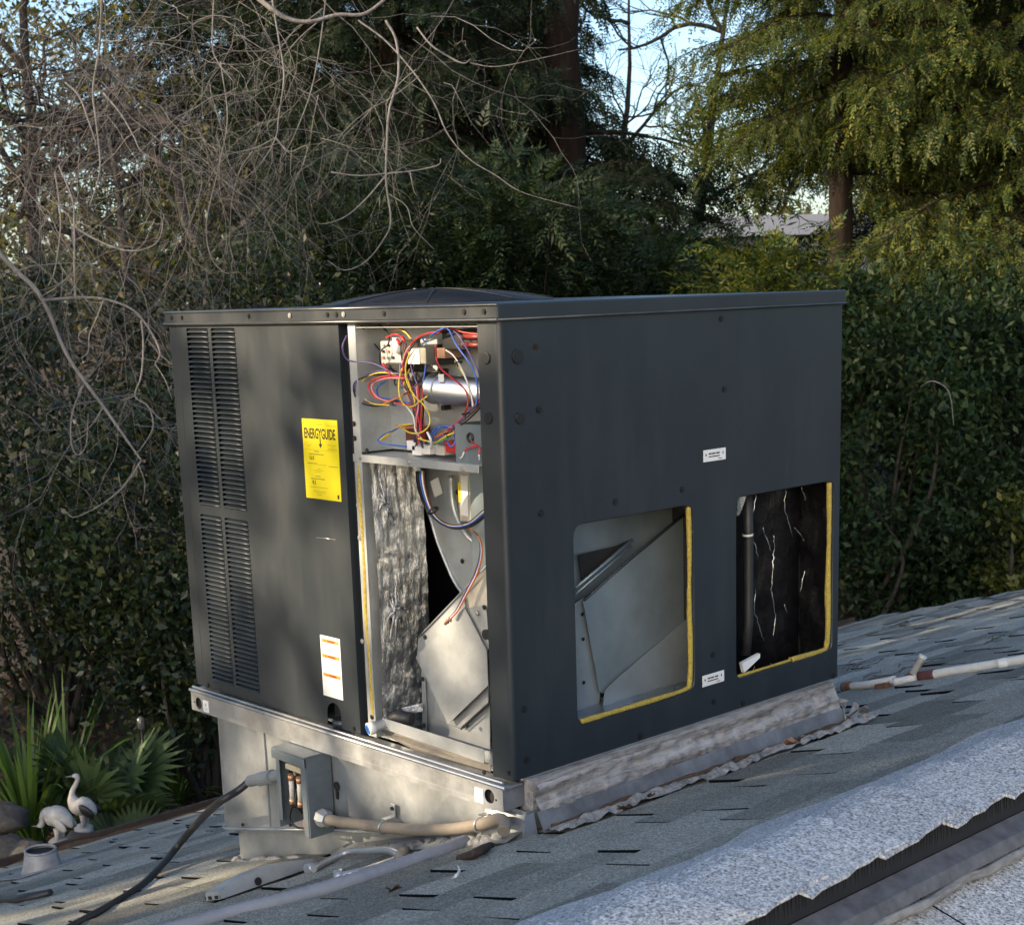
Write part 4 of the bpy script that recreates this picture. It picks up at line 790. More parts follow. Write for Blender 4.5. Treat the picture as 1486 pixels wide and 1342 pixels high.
# --- inside the second opening: black faced insulation with crease highlights laid on as pale strips
bi = rough_grid('black_insulation', lambda u, v: (-0.13+0.02*math.sin(u*9), 0.765+0.42*u, 0.02+0.60*v), 50, 50, 0.005, 9, M_BLACKFOIL, unit, 8)
up(MB().box(-0.16, -0.012, 0.757, 0.7595, 0.01, 0.66), 'duct_wall', M_DARK)
up(MB().box(-0.30, -0.30+0.01, 0.613, 1.185, 0.01, 0.68), 'inner_back', M_DARK)
for nm, P in (('a', [(1098, 715), (1094, 740), (1091, 760), (1094, 785), (1101, 812)]), ('b', [(1122, 775), (1124, 800), (1121, 825), (1119, 855), (1123, 880), (1125, 900), (1121, 925)]), ('c', [(1141, 708), (1139, 735), (1145, 755), (1150, 780)]), ('d', [(1164, 705), (1168, 722), (1173, 732)]), ('e', [(1169, 780), (1172, 800), (1174, 808), (1168, 828), (1160, 860)]), ('f', [(1097, 855), (1094, 885), (1102, 910), (1108, 930)]), ('g', [(1153, 765), (1163, 778), (1169, 790)]), ('h', [(1139, 876), (1141, 890)]), ('i', [(1107, 765), (1113, 782), (1120, 800)])):
    rd = random.Random(nm); Q = catmull([onx(a+rd.uniform(-1, 1), b, -0.098) for a, b in P], 5); mb = MB(); mb.tube([p+np.array([rd.gauss(0, .001), rd.gauss(0, .0012), 0]) for p in Q], [0.0005]+[0.0019*rd.uniform(0.25, 1.1) for _ in range(8)]+[0.0004], 5); up(mb, 'glint_strip', M_GLINT, bi)
pp = MB(); pp.tube([onx(1084, 690, -0.06), onx(1086, 780, -0.06), onx(1086, 900, -0.06), onx(1082, 950, -0.06)], 0.013, 12); pip = up(pp, 'suction_pipe', M_RUBBER)
bn = MB(); bn.tube([onx(1085, 774, -0.06), onx(1085.2, 777, -0.06)], 0.0142, 12, False); up(bn, 'pipe_band', M_PVC, pip)
wt = MB(); wt.poly([onx(1077, 962, -0.02), onx(1103, 948, -0.02), onx(1103, 954, -0.02), onx(1080, 976, -0.02)], 0.01, (1, 0, 0)); up(wt, 'foam_wedge', M_WHITE)
wt = MB(); wt.poly([onx(1070, 722, -0.03), onx(1084, 718, -0.03), onx(1074, 745, -0.03), onx(1071, 748, -0.03)], 0.004, (1, 0, 0)); up(wt, 'foil_scrap', M_FOIL)
rough_grid('black_side', lambda u, v: (-0.012-0.10*u, 1.1735+0.004*math.sin(v*20), 0.02+0.60*v), 14, 50, 0.006, 18, M_BLACKFOIL, unit, 2, (0, 1, 0))
# ================================================================ disconnect box on the curb
dbx = thing('disconnect_box', 'open grey electrical disconnect box fixed to the galvanised curb', 'electrical box', (-0.757, 0.0, -0.285))
BX0, BX1, BY0, BZ0, BZ1 = -0.826, -0.690, -0.066, -0.285, -0.072
def dp_(mb, name, mat, bevel=0.0, parent=None): return mb.build(name, mat, parent or dbx, bevel)
en = MB(); en.box(BX0, BX0+0.003, BY0, 0.009, BZ0, BZ1-0.003); en.box(BX1-0.003, BX1, BY0, 0.009, BZ0, BZ1-0.003); en.box(BX0+0.003, BX1-0.003, 0.006, 0.009, BZ0, BZ1-0.003)
enc = dp_(en, 'enclosure', M_GREYBOX)
tp = MB(); tp.box(BX0-0.005, BX1+0.003, BY0-0.008, 0.009, BZ1-0.0025, BZ1+0.002); tp.box(BX0-0.005, BX1+0.003, BY0-0.009, BY0-0.0062, BZ1-0.026, BZ1-0.003); dp_(tp, 'rain_hood', M_GREYBOX, 0.0012)
lp = MB(); lp.box(BX1-0.024, BX1-0.0032, BY0-0.002, BY0+0.0005, BZ0, BZ1-0.028); dp_(lp, 'front_flange', M_GREYBOX, 0.0008); lp = MB(); lp.box(BX0+0.003, BX0+0.018, BY0-0.002, BY0+0.0005, BZ0+0.02, BZ1-0.028); dp_(lp, 'front_flange', M_GREYBOX, 0.0008)
cm = MB(); cm.box(BX1+0.0002, BX1+0.002, BY0+0.004, 0.004, BZ1-0.052, BZ1-0.048); dp_(cm, 'hood_seam', M_GREYBOX)
up_ = MB(); up_.box(BX0+0.022, BX1-0.006, -0.044, 0.004, BZ1-0.160, BZ1-0.030); blk = dp_(up_, 'fuse_block', M_BLACK, 0.002)
sh = MB(); sh.box(BX0+0.024, BX1-0.010, -0.055, -0.0445, BZ1-0.055, BZ1-0.040); dp_(sh, 'fuse_cover', plain('tan_plastic', (.4, .37, .28)), 0.002)
for k, xx in enumerate((BX0+0.046, BX0+0.082)):
    f_ = MB(); f_.tube([(xx, -0.053, BZ1-0.072), (xx, -0.053, BZ1-0.135)], 0.0068, 12); dp_(f_, 'fuse', plain('cream_plastic', (.5, .5, .45)), 0, blk)
    for zz in (BZ1-0.074, BZ1-0.137):
        c_ = MB(); c_.tube([(xx, -0.053, zz-0.007), (xx, -0.053, zz+0.007)], 0.0085, 12); c_.box(xx-0.012, xx+0.006, -0.055, -0.0445, zz-0.008, zz+0.008); dp_(c_, 'fuse_clip', M_BRASS, 0, blk)
    c_ = MB(); c_.disc((xx+0.012, -0.0445, BZ1-0.062), 0.005, 0.006, (0, -1, 0), 10); dp_(c_, 'terminal_screw', M_ZSCREW, 0, blk)
def dwire(P, col, r=0.0028): mb = MB(); mb.tube(catmull(P, 8), r, 7); dp_(mb, 'wire', WIRE[col])
dwire([(BX0+0.045, -0.05, BZ1-0.145), (BX0+0.034, -0.052, BZ1-0.165), (BX0+0.030, -0.054, BZ1-0.188), (BX0+0.045, -0.05, BZ1-0.206), (BX0+0.08, -0.05, BZ1-0.203), (BX1-0.012, -0.045, BZ1-0.193)], 'black')
dwire([(BX0+0.066, -0.050, BZ1-0.10), (BX0+0.064, -0.055, BZ1-0.14), (BX0+0.070, -0.04, BZ1-0.17), (BX0+0.095, -0.03, BZ1-0.19)], 'black', 0.0035)
dwire([(BX1-0.025, -0.028, BZ1-0.15), (BX1-0.042, -0.045, BZ1-0.168), (BX1-0.048, -0.05, BZ1-0.19), (BX1-0.036, -0.05, BZ1-0.206), (BX1-0.012, -0.045, BZ1-0.210)], 'red')
dwire([(BX1-0.030, -0.028, BZ1-0.15), (BX1-0.052, -0.04, BZ1-0.17), (BX1-0.056, -0.045, BZ1-0.20), (BX1-0.02, -0.04, BZ1-0.216)], 'pink')
# cable gland at the left and gland nut at the right
gl = MB(); g0, g1 = np.array((BX0, -0.030, -0.150)), np.array(ony(362, 1133, -0.034)); gd_ = (g1-g0)
gl.tube([g0, g0+gd_*0.45], 0.0145, 18, True, False); gl.tube([g0+gd_*0.40, g0+gd_*0.74], 0.0188, 14, True, False); gl.tube([g0+gd_*0.73, g0+gd_*0.98], 0.0160, 18, True, False)
dp_(gl, 'cable_gland', plain('grey_gland', (.20, .22, .24), .45))
gn = MB(); n0 = np.array((BX1, -0.036, -0.232)); gn.tube([n0, n0+np.array([0.010, 0, 0]), n0+np.array([0.011, 0, 0]), n0+np.array([0.030, -0.002, -0.001]), n0+np.array([0.040, -0.002, -0.001])], [0.018, 0.018, 0.024, 0.024, 0.019], 8, True, False)
dp_(gn, 'gland_nut', M_GALVW)

# ================================================================ cables and conduits
def solid(name, label, cat, mb, mat, group=None, bevel=0.0):
    return tag(mb.build(name, mat, None, bevel), label, cat, group)
cp_ = [tuple(g1)]; d0 = project(g1)[2]; pts = [(345, 1147), (318, 1164), (290, 1190), (262, 1222), (232, 1258), (205, 1284), (165, 1310), (120, 1335), (70, 1362), (10, 1395)]
for k, (a, b) in enumerate(pts):
    rz = np.array(onroof(a, b, 0.014)); dr_ = project(rz)[2]; t = min(1, max(0, k-1)/5.0); t = t*t*(3-2*t); dd = d0+(dr_-d0)*t; cp_.append(deep(a, b, min(dd, dr_)))
mb = MB(); mb.tube(catmull(cp_, 8), 0.0105, 12); solid('power_cable', 'thick black cable curving down from the disconnect box onto the roof', 'cable', mb, M_RUBBER)
mb = MB(); mb.tube(catmull([onroof(-40, 1310, .012), onroof(10, 1307, .012), onroof(40, 1303, .014), onroof(74, 1294, .018)], 8), [0.016, 0.016, 0.018, 0.011], 10); solid('cable_end', 'short black cable end lying on the roof at the lower left', 'cable', mb, M_RUBBER)
tan_ = thing('flexible_conduit', 'tan flexible conduit clamped along the curb right of the disconnect box', 'conduit', (-0.4, -0.03, -0.23))
P = [tuple(n0+np.array([0.03, -0.002, -0.001]))]+[ony(a, b, -0.028) for a, b in ((510, 1194), (556, 1200), (610, 1204), (660, 1202), (700, 1195), (722, 1188))]+[ony(732, 1193, -0.040), ony(731, 1206, -0.062)]
mb = MB(); Pc = catmull(P, 10); mb.tube(Pc, [0.0138*(1+0.015*(k % 2)) for k in range(len(Pc))], 14); mb.build('tube', M_CONDUITB, tan_)
for a, b in ((556, 1200), (695, 1196)):
    c = np.array(ony(a, b, -0.028)); s = MB(); s.tube([c+0.0155*np.array([0.1, math.cos(t), math.sin(t)]) for t in np.linspace(0, 2*math.pi, 19)], 0.0026, 6, False); s.box(c[0]-0.008, c[0]+0.008, 0.003, 0.006, c[2]+0.016, c[2]+0.050); s.box(c[0]-0.008, c[0]+0.008, -0.026, 0.003, c[2]+0.0185, c[2]+0.0205); s.build('clamp', M_GALVW, tan_)
    s = MB(); s.disc((c[0], 0.003, c[2]+0.040), 0.005, 0.004, (0, -1, 0), 8); s.build('screw', M_SCREW, tan_)
P = [onroof(a, b, 0.016) for a, b in ((200, 1362), (262, 1345), (330, 1326), (420, 1303), (500, 1281), (570, 1259), (640, 1235), (690, 1216), (714, 1207))]
Pc = catmull(P, 14); mb = MB(); mb.tube(Pc, [0.0162+0.0022*(k % 2) for k in range(len(Pc))], 14); solid('corrugated_conduit', 'long grey corrugated conduit crossing the shingles in front of the curb', 'conduit', mb, M_CONDUIT)
P = [ony(592, 1240, 0.0), onroof(580, 1240, .02), onroof(562, 1234, .03), onroof(535, 1234, .03), onroof(505, 1236, .028), onroof(478, 1248, .022), onroof(455, 1261, .018)]
sc1 = thing('steel_conduit', 'thin silver conduit bent out of the curb foot with coupling', 'conduit', onroof(510, 1245)); mb = MB(); mb.tube(catmull(P, 8), 0.0085, 10); mb.build('tube', M_GALV, sc1)
c0, c1_ = np.array(onroof(460, 1257, .018)), np.array(onroof(445, 1262, .018)); mb = MB(); mb.tube([c0, c1_], 0.0145, 12); mb.build('coupling', M_GALVW, sc1)
sc2 = thing('steel_conduit', 'short thin conduit beside the grey corrugated conduit, with bright coupling', 'conduit', onroof(540, 1262))
P = [onroof(586, 1243, .016), onroof(560, 1252, .014), onroof(530, 1262, .014), onroof(497, 1270, .014)]; mb = MB(); mb.tube(catmull(P, 8), 0.0085, 10); mb.build('tube', M_GALV, sc2)
c0, c1_ = np.array(onroof(499, 1269, .014)), np.array(onroof(486, 1272, .014)); mb = MB(); mb.tube([c0, c1_], 0.015, 12); mb.build('coupling', M_GALVW, sc2)
el = MB(); el.tube(catmull([onroof(578, 1250, .01), onroof(582, 1240, .025), ony(592, 1234, -.01), ony(612, 1232, .02)], 8), 0.013, 10); solid('pipe_elbow', 'small tan pipe elbow at the foot of the curb', 'pipe', el, M_CONDUITB)
el = MB(); el.tube(catmull([onroof(666, 1244, .012), onroof(684, 1240, .02), onroof(700, 1232, .024), onroof(712, 1226, .01)], 8), [0.007, 0.010, 0.010, 0.008], 10); solid('pipe_offcut', 'brown short pipe behind the corrugated conduit near the curb corner', 'pipe', el, M_BROWNWOOD)
# loose channel and black strip lying in front of the curb
A, B = np.array(onroof(312, 1312, 0.0)), np.array(onroof(448, 1264, 0.0)); e1 = (B-A)/np.linalg.norm(B-A); e3 = np.array(EN); e2 = np.cross(e3, e1); Ln = np.linalg.norm(B-A)
ch = thing('metal_channel', 'loose pale sheet metal channel with slots lying on the shingles', 'metal bracket', tuple(A))
def chf(p): return A+e1*p[0]+e2*p[1]+e3*p[2]
mb = MB()
for i in range(6):
    t0, t1 = i/6*Ln, (i+1)/6*Ln; h0 = 0.030+0.018*math.sin(math.pi*i/6); h1 = 0.030+0.018*math.sin(math.pi*(i+1)/6)
    mb.add([chf((t0, -0.027, h0)), chf((t1, -0.027, h1)), chf((t1, 0.027, h1)), chf((t0, 0.027, h0)), chf((t0, -0.029, 0.011)), chf((t1, -0.029, 0.011)), chf((t1, 0.029, 0.011)), chf((t0, 0.029, 0.011))], [(0, 1, 2, 3), (0, 4, 5, 1), (3, 2, 6, 7)])
mb.add([chf((0, -0.027, 0.030)), chf((0, 0.027, 0.030)), chf((-0.002, 0.029, 0.011)), chf((-0.002, -0.029, 0.011))], [(0, 1, 2, 3)]); mb.build('channel', M_GALVW, ch)
for yy in (-0.016, 0.010):
    s = MB(); s.box(-0.0035, -0.0022, yy-0.006, yy+0.006, 0.013, 0.021, lambda p: chf(p)); s.build('slot', M_DARK, ch)
s = MB(); s.disc(chf((0.11, -0.0298, 0.022)), 0.010, 0.001, -e2, 12); s.build('slot', M_DARK, ch)
A2, B2 = np.array(onroof(333, 1290, 0.016)), np.array(onroof(436, 1248, 0.03)); mb = MB(); f1 = (B2-A2)/np.linalg.norm(B2-A2); f2 = np.cross(e3, f1)
mb.poly([A2-f2*0.012, B2-f2*0.02, B2+f2*0.016, (A2+B2)/2+f2*0.024, A2+f2*0.012], 0.008, e3); solid('black_strip', 'thin black strip lying behind the loose metal channel', 'strip', mb, M_RUBBER)

# ================================================================ painted pipe at the far right of the roof
pv = thing('roof_pipe', 'old white painted pipe with rusty joints lying along the roof', 'pipe', onroof(1330, 985))
def rp(pts, r, name, mat, lift=0.02, n=12): mb = MB(); mb.tube(catmull([onroof(a, b, lift) for a, b in pts], 5), r, n); return mb.build(name, mat, pv)
rp([(1226, 997), (1262, 993), (1300, 986)], 0.0140, 'tube', M_PVC); rp([(1296, 990), (1320, 985), (1336, 981)], 0.0125, 'tube', M_PVC)
rp([(1352, 979), (1380, 974), (1430, 966), (1490, 956), (1600, 938)], 0.0145, 'tube', M_PVC)
rp([(1264, 991), (1292, 987)], 0.0165, 'rusty_sleeve', M_RUST); rp([(1334, 982), (1357, 978)], 0.0175, 'coupling', plain('maroon', (.11, .04, .04), .7, 0, .3)); rp([(1272, 998), (1290, 995)], 0.013, 'rusty_sleeve', M_RUST, 0.012)
rp([(1224, 998), (1236, 996)], 0.0185, 'end_collar', M_RUST); rp([(1448, 964), (1462, 961)], 0.0165, 'coupling', M_PVC); rp([(1316, 985), (1328, 983)], 0.0165, 'tee', M_RUST)
b0 = np.array(onroof(1322, 982, 0.025)); b1 = np.array(deep(1340, 951, project(b0)[2]-0.02)); mb = MB(); mb.tube([b0, b0+(b1-b0)*0.86, b0+(b1-b0)*0.87, b1], [0.0120, 0.0120, 0.0135, 0.0135], 12); mb.build('riser', M_PVC, pv)
mb = MB(); mb.tube([b0-(b1-b0)*.12, b0+(b1-b0)*0.14], 0.0135, 10); mb.build('tee_neck', M_RUST, pv)
# plumbing vent near the eave
v0 = np.array(onroof(62, 1266, 0.0)); rvn = thing('roof_vent', 'small grey plumbing vent flashing at the eave on the left', 'roof vent', tuple(v0))
mb = MB(); mb.tube([v0+np.array([0, 0, z]) for z in (-0.02, 0.0, 0.03, 0.085, 0.090)], [0.085, 0.082, 0.070, 0.058, 0.054], 18, False); mb.build('cone', plain('grey_vent', (0.27, 0.27, 0.28), .45, 0, .2), rvn)
mb = MB(); mb.disc(v0+np.array([0, 0, 0.078]), 0.055, 0.002, (0, 0, 1), 18); mb.build('bore', M_DARK, rvn)
mb = MB(); mb.tube([v0+np.array([0.055*math.cos(t), 0.055*math.sin(t), 0.0905]) for t in np.linspace(0, 2*math.pi, 19)], 0.005, 6, False); mb.build('collar', plain('grey_vent', (.27, .27, .28)), rvn)
vf = MB(); vf.poly([tuple(v0+np.array(ES)*a+np.array([0, b, 0])+np.array(EN)*0.016) for a, b in ((-.16, -.14), (.12, -.14), (.12, .14), (-.16, .14))], 0.003, tuple(EN)); vf.build('flange', plain('grey_vent', (.27, .27, .28)), rvn)
# ================================================================ litter on the roof
def leaf_on(a, b, lift, size, name, label, seed, mat):
    rd = random.Random(seed); c = np.array(onroof(a, b, lift)) if lift is not None else None; mb = MB(); n = 14; vs = [c]
    for k in range(n):
        an = 2*math.pi*k/n; r = size*(1.0 if k % 2 else 0.55)*rd.uniform(0.8, 1.15); vs.append(c+np.array([r*math.cos(an), r*math.sin(an)*0.9, SLOPE*r*math.cos(an)+size*0.55*abs(math.sin(an*1.5+seed))]))
    mb.add(vs, [(0, 1+k, 1+(k+1) % n) for k in range(n)], True); return solid(name, label, 'leaf', mb, mat, 'dry leaves on the roof')
leaf_on(1150, 1080, 0.035, 0.032, 'dry_leaf', 'brown dry lobed leaf resting on the flashing beside the unit', 1, M_DRYLEAF)
leaf_on(571, 1292, 0.015, 0.020, 'dry_leaf', 'small curled grey brown leaf below the corrugated conduit', 2, M_DEBRIS)
leaf_on(905, 1174, 0.022, 0.020, 'dry_leaf', 'dark curled leaf on the white sealant line', 3, M_DEBRIS)
leaf_on(945, 1155, 0.018, 0.014, 'dry_leaf', 'tiny dark leaf further along the white sealant line', 4, M_DEBRIS)
mb = MB(); mb.tube(catmull([onroof(655, 1275, .012), onroof(662, 1270, .02), onroof(667, 1262, .024), onroof(664, 1255, .02)], 6), [0.001, 0.004, 0.003, 0.001], 5); solid('seed_pod', 'pale curved seed pod lying on the shingles', 'twig', mb, M_PVC)
for k, (a, b, n_, lab) in enumerate(((1305, 905, 16, 'clump of dry needles and grass far up the roof'), (1437, 930, 14, 'dark green conifer sprig on the far shingles'), (1245, 968, 12, 'brown needle litter beside the unit corner'), (1300, 975, 8, 'small needle litter just behind the white pipe'))):
    rd = random.Random(60+k); c = np.array(onroof(a, b, .012)); mb = MB()
    for i in range(n_):
        an = rd.gauss(1.57, .5); l0 = rd.uniform(.03, .11); s_ = c+np.array([rd.gauss(0, .03), rd.gauss(0, .06), 0]); e_ = np.array([math.cos(an)*l0, math.sin(an)*l0, SLOPE*math.cos(an)*l0+rd.uniform(0, .01)]); mb.tube([s_, s_+e_*.5+np.array([0, 0, .006]), s_+e_], 0.0018, 3)
    solid('needle_litter', lab, 'litter', mb, M_DEBRIS if k != 1 else plain('sprig_green', (.05, .07, .025)))
# ================================================================ foliage generators
def rnd_unit(n):
    v = RNG.normal(size=(n, 3)); return v/np.linalg.norm(v, axis=1)[:, None]
def leaf_quads(C, size, aspect, droop=0.2, up_bias=0.5):
    """one folded pointed leaf per centre"""
    n = len(C); a = rnd_unit(n); a[:, 2] -= droop; a /= np.linalg.norm(a, axis=1)[:, None]
    up = rnd_unit(n)*(1-up_bias)+np.array([0, 0, 1.0])*up_bias; b = np.cross(a, up); b /= np.linalg.norm(b, axis=1)[:, None]+1e-9; nn = np.cross(a, b)
    s = (size*RNG.uniform(0.4, 1.4, n))[:, None]; w_ = s*aspect
    base = C-a*s*0.5; tip = C+a*s*0.5; m = C-a*s*0.05
    V = np.stack([base, m+b*w_*0.5+nn*w_*0.18, tip, m-b*w_*0.5+nn*w_*0.18], 1).reshape(-1, 3)
    i = np.arange(n)*4; F = np.stack([i, i+1, i+2, i+3], 1); return V, F
def sprays(C, D, length, k=7, wid=0.012, leaf=0.07):
    """feathery flat conifer sprays: C base, D direction"""
    n = len(C); side = np.cross(D, np.array([0, 0, 1.0])+0.5*RNG.normal(size=(n, 3))); side /= np.linalg.norm(side, axis=1)[:, None]+1e-9; nn = np.cross(side, D)
    Vs = []; ln = length*RNG.uniform(0.6, 1.3, n)[:, None]
    for j in range(k):
        t = (j+0.6)/k; o = C+D*ln*t-np.array([0, 0, 1.0])*ln*0.25*t*t; sc = (1.15-0.75*t)*leaf*(0.8+0.4*RNG.random((n, 1)))
        for sg in (-1, 1):
            d = D*0.75+side*sg*0.8-np.array([0, 0, 0.12])+0.15*RNG.normal(size=(n, 3)); d /= np.linalg.norm(d, axis=1)[:, None]; p = np.cross(d, nn); p /= np.linalg.norm(p, axis=1)[:, None]+1e-9
            Vs.append(np.stack([o, o+d*sc*0.45+p*wid*0.5, o+d*sc, o+d*sc*0.45-p*wid*0.5], 1))
    d = D; o = C+D*ln*0.95-np.array([0, 0, 1.0])*ln*0.25; p = side; Vs.append(np.stack([o, o+d*leaf*.5+p*wid*.5, o+d*leaf, o+d*leaf*.5-p*wid*.5], 1))
    V = np.concatenate(Vs, 0).reshape(-1, 3); i = np.arange(len(V)//4)*4; return V, np.stack([i, i+1, i+2, i+3], 1)
def clumps(c, R, n, k, spread, shell=0.55):
    """k clump centres in an ellipsoid, n points gathered round them"""
    u = rnd_unit(k)*(RNG.uniform(shell, 1.0, (k, 1)))*np.array(R)+np.array(c); i = RNG.integers(0, k, n)
    return u[i]+RNG.normal(size=(n, 3))*spread*RNG.uniform(0.5, 1.4, (k, 1))[i], u
M_BARKD = mat_bark('redwood_bark', (0.007, 0.005, 0.004), (0.024, 0.016, 0.012))
M_BARKG = mat_bark('grey_bark', (0.02, 0.018, 0.017), (0.07, 0.061, 0.055))
M_TWIG = mat_bark('twig_bark', (0.12, 0.112, 0.110), (0.31, 0.29, 0.28), 30)
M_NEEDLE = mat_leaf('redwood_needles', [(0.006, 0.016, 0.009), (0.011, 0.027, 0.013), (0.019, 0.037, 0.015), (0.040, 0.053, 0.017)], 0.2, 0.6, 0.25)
M_NEEDLEY = mat_leaf('sunny_needles', [(0.020, 0.044, 0.018), (0.042, 0.075, 0.022), (0.09, 0.115, 0.026), (0.17, 0.16, 0.03)], 0.35, 0.6, 0.25)  # yellow end raised: golden sunlight put into the needle colour
M_LEAFD = mat_leaf('laurel_leaves', [(0.008, 0.021, 0.010), (0.014, 0.034, 0.014), (0.026, 0.051, 0.019), (0.055, 0.076, 0.028)], 0.22, 0.55, 0.22)
M_LEAFL = mat_leaf('camellia_leaves', [(0.009, 0.019, 0.008), (0.016, 0.032, 0.011), (0.030, 0.050, 0.017), (0.08, 0.09, 0.026)], 0.25, 0.38, 0.45)
M_LEAFY = mat_leaf('young_leaves', [(0.06, 0.09, 0.02), (0.10, 0.13, 0.03), (0.17, 0.16, 0.03)], 0.35, 0.45, 0.4)
M_OAK = mat_leaf('oak_leaves', [(0.025, 0.035, 0.012), (0.06, 0.075, 0.02), (0.11, 0.11, 0.03), (0.16, 0.13, 0.04)], 0.35, 0.5, 0.4)
M_BLADE = mat_leaf('blade_leaves', [(0.05, 0.10, 0.02), (0.10, 0.18, 0.035), (0.15, 0.24, 0.05)], 0.3, 0.45, 0.4)
M_FAN = mat_leaf('fan_leaves', [(0.06, 0.10, 0.045), (0.10, 0.15, 0.065)], 0.25, 0.5, 0.3)
def at(a, b, d): return np.array(deep(a, b, d))
def trunk(base, top, r0, r1, bend, seed, mat, parent, name='trunk', n=12):
    rd = random.Random(seed); b, t = np.array(base, float), np.array(top, float); P = []
    for i in range(n+1):
        k = i/n; P.append(b+(t-b)*k+np.array([rd.gauss(0, bend), rd.gauss(0, bend), 0])*(0 if i == 0 else 1))
    mb = MB(); mb.tube(P, [r0*1.25, r0]+[r0+(r1-r0)*i/6 for i in range(1, 7)], 10); return mb.build(name, mat, parent), P
def bough_mesh(seed, mat, length=2.4):
    """one drooping bough: woody axis, side branchlets, hanging feathery sprays (about 5k small faces, shared by many boughs)"""
    global RNG
    RNG = np.random.default_rng(seed); rd = random.Random(seed); ax = lambda q_: np.array([length*q_, 0.10*math.sin(3*q_+seed), length*(0.10*q_-0.34*q_*q_)]); Cs, Ds = [], []
    mb = MB(); mb.tube([ax(q_) for q_ in np.linspace(0, 1, 10)], [0.030, 0.014, 0.004], 5)
    for i in range(26):
        q_ = 0.10+0.88*i/25; sg = 1 if i % 2 else -1; o = ax(q_); l0 = length*(0.40-0.26*abs(q_-0.35)/0.65)*rd.uniform(0.7, 1.15); an = R_(rd.uniform(38, 66))*sg; v = np.array([math.cos(an), math.sin(an), -0.22-0.25*rd.random()])
        pt = lambda t: o+v*l0*t-np.array([0, 0, 0.22*l0*t*t]); mb.tube([pt(t) for t in (0, .5, 1)], [0.008, 0.003], 3, False); m = max(5, int(15*l0))
        t = RNG.uniform(0.08, 1.0, m)[:, None]; B = o+v*l0*t-np.array([0, 0, 0.22*l0])*t*t+0.025*RNG.normal(size=(m, 3)); D = v*0.55+np.array([0, 0, -0.55])+0.42*RNG.normal(size=(m, 3)); D /= np.linalg.norm(D, axis=1)[:, None]; Cs.append(B); Ds.append(D)
    m = 26; t = RNG.uniform(0.25, 1.0, m); B = np.array([ax(a) for a in t]); D = np.array([0.5, 0, -0.5])+0.5*RNG.normal(size=(m, 3)); D /= np.linalg.norm(D, axis=1)[:, None]; Cs.append(B); Ds.append(D)
    V, F = sprays(np.concatenate(Cs), np.concatenate(Ds), 0.26, 7, 0.021, 0.075); nv = len(mb.v); me0 = mb.mesh('w'); WV = np.array([v.co[:] for v in me0.vertices]); WF = [tuple(p.vertices) for p in me0.polygons]
    me = bpy.data.meshes.new('bough'); me.from_pydata([tuple(v) for v in V]+[tuple(v) for v in WV], [], [tuple(f) for f in F]+[tuple(i+len(V) for i in f) for f in WF])
    me.materials.append(mat); me.materials.append(M_BARKD); me.polygons.foreach_set('material_index', [0]*len(F)+[1]*len(WF)); me.update(); return me
BOUGH = {}
def conifer(name, label, px, d, z1, r0, reach, step, zlo, mat, seed=1, keep=None):
    if mat.name not in BOUGH: BOUGH[mat.name] = [bough_mesh(seed*10+i, mat) for i in range(4)]
    p = at(px, 700, d); b = (p[0], p[1], ground_z(p[0], p[1])-0.1); t = thing(name, label, 'tree', b); trunk(b, (b[0], b[1], z1 if z1 > 3 else z1-0.5), r0, r0*(0.45 if z1 > 3 else 0.05), 0.02, seed, M_BARKD, t); rd = random.Random(seed); z = zlo; an = rd.uniform(0, 6.28)
    while z < z1-0.1:
        an += 2.4+rd.uniform(-.4, .4); sc = reach/2.4*rd.uniform(0.65, 1.1)*(1.0-0.45*max(0, (z-zlo)/(z1-zlo)-0.55)/0.45); zz = z+rd.uniform(-.05, .05)
        if keep is None or keep(np.array([b[0]+math.cos(an)*reach*.6, b[1]+math.sin(an)*reach*.6, zz])):
            o = bpy.data.objects.new('bough', BOUGH[mat.name][rd.randrange(4)]); link(o, t); o.location = (b[0], b[1], zz); o.rotation_euler = (rd.uniform(-.2, .2), rd.uniform(-.15, .12), an); o.scale = (sc, sc*rd.uniform(.85, 1.15)*(1 if rd.random() < .5 else -1), sc)
        z += step*rd.uniform(.7, 1.3)
    return t
def shrub(name, label, c, R, n, k, spread, mat, leaf=0.075, aspect=0.5, seed=1, stem=True, shell=0.6, cat='shrub', group=None, barkmat=None):
    global RNG
    RNG = np.random.default_rng(seed); g = ground_z(c[0], c[1]); t = thing(name, label, cat, (c[0], c[1], g-0.05), group); C, u = clumps(c, R, n, k, spread, shell)
    C = C[C[:, 2] > g+0.02]; V, F = leaf_quads(C, leaf, aspect); npmesh('crown', V, F, mat, t)
    mb = MB(); rd = random.Random(seed)
    for i in range(min(14, k)):
        e = u[i*(k//min(14, k))]; s_ = np.array([c[0]+rd.gauss(0, .08), c[1]+rd.gauss(0, .08), g-0.05]); mid = (s_+e)/2+np.array([rd.gauss(0, .15), rd.gauss(0, .15), 0.1]); mb.tube(catmull([s_, mid, e], 5), [0.03, 0.016, 0.005], 5)
    mb.build('stems', barkmat or M_BARKG, t); return t

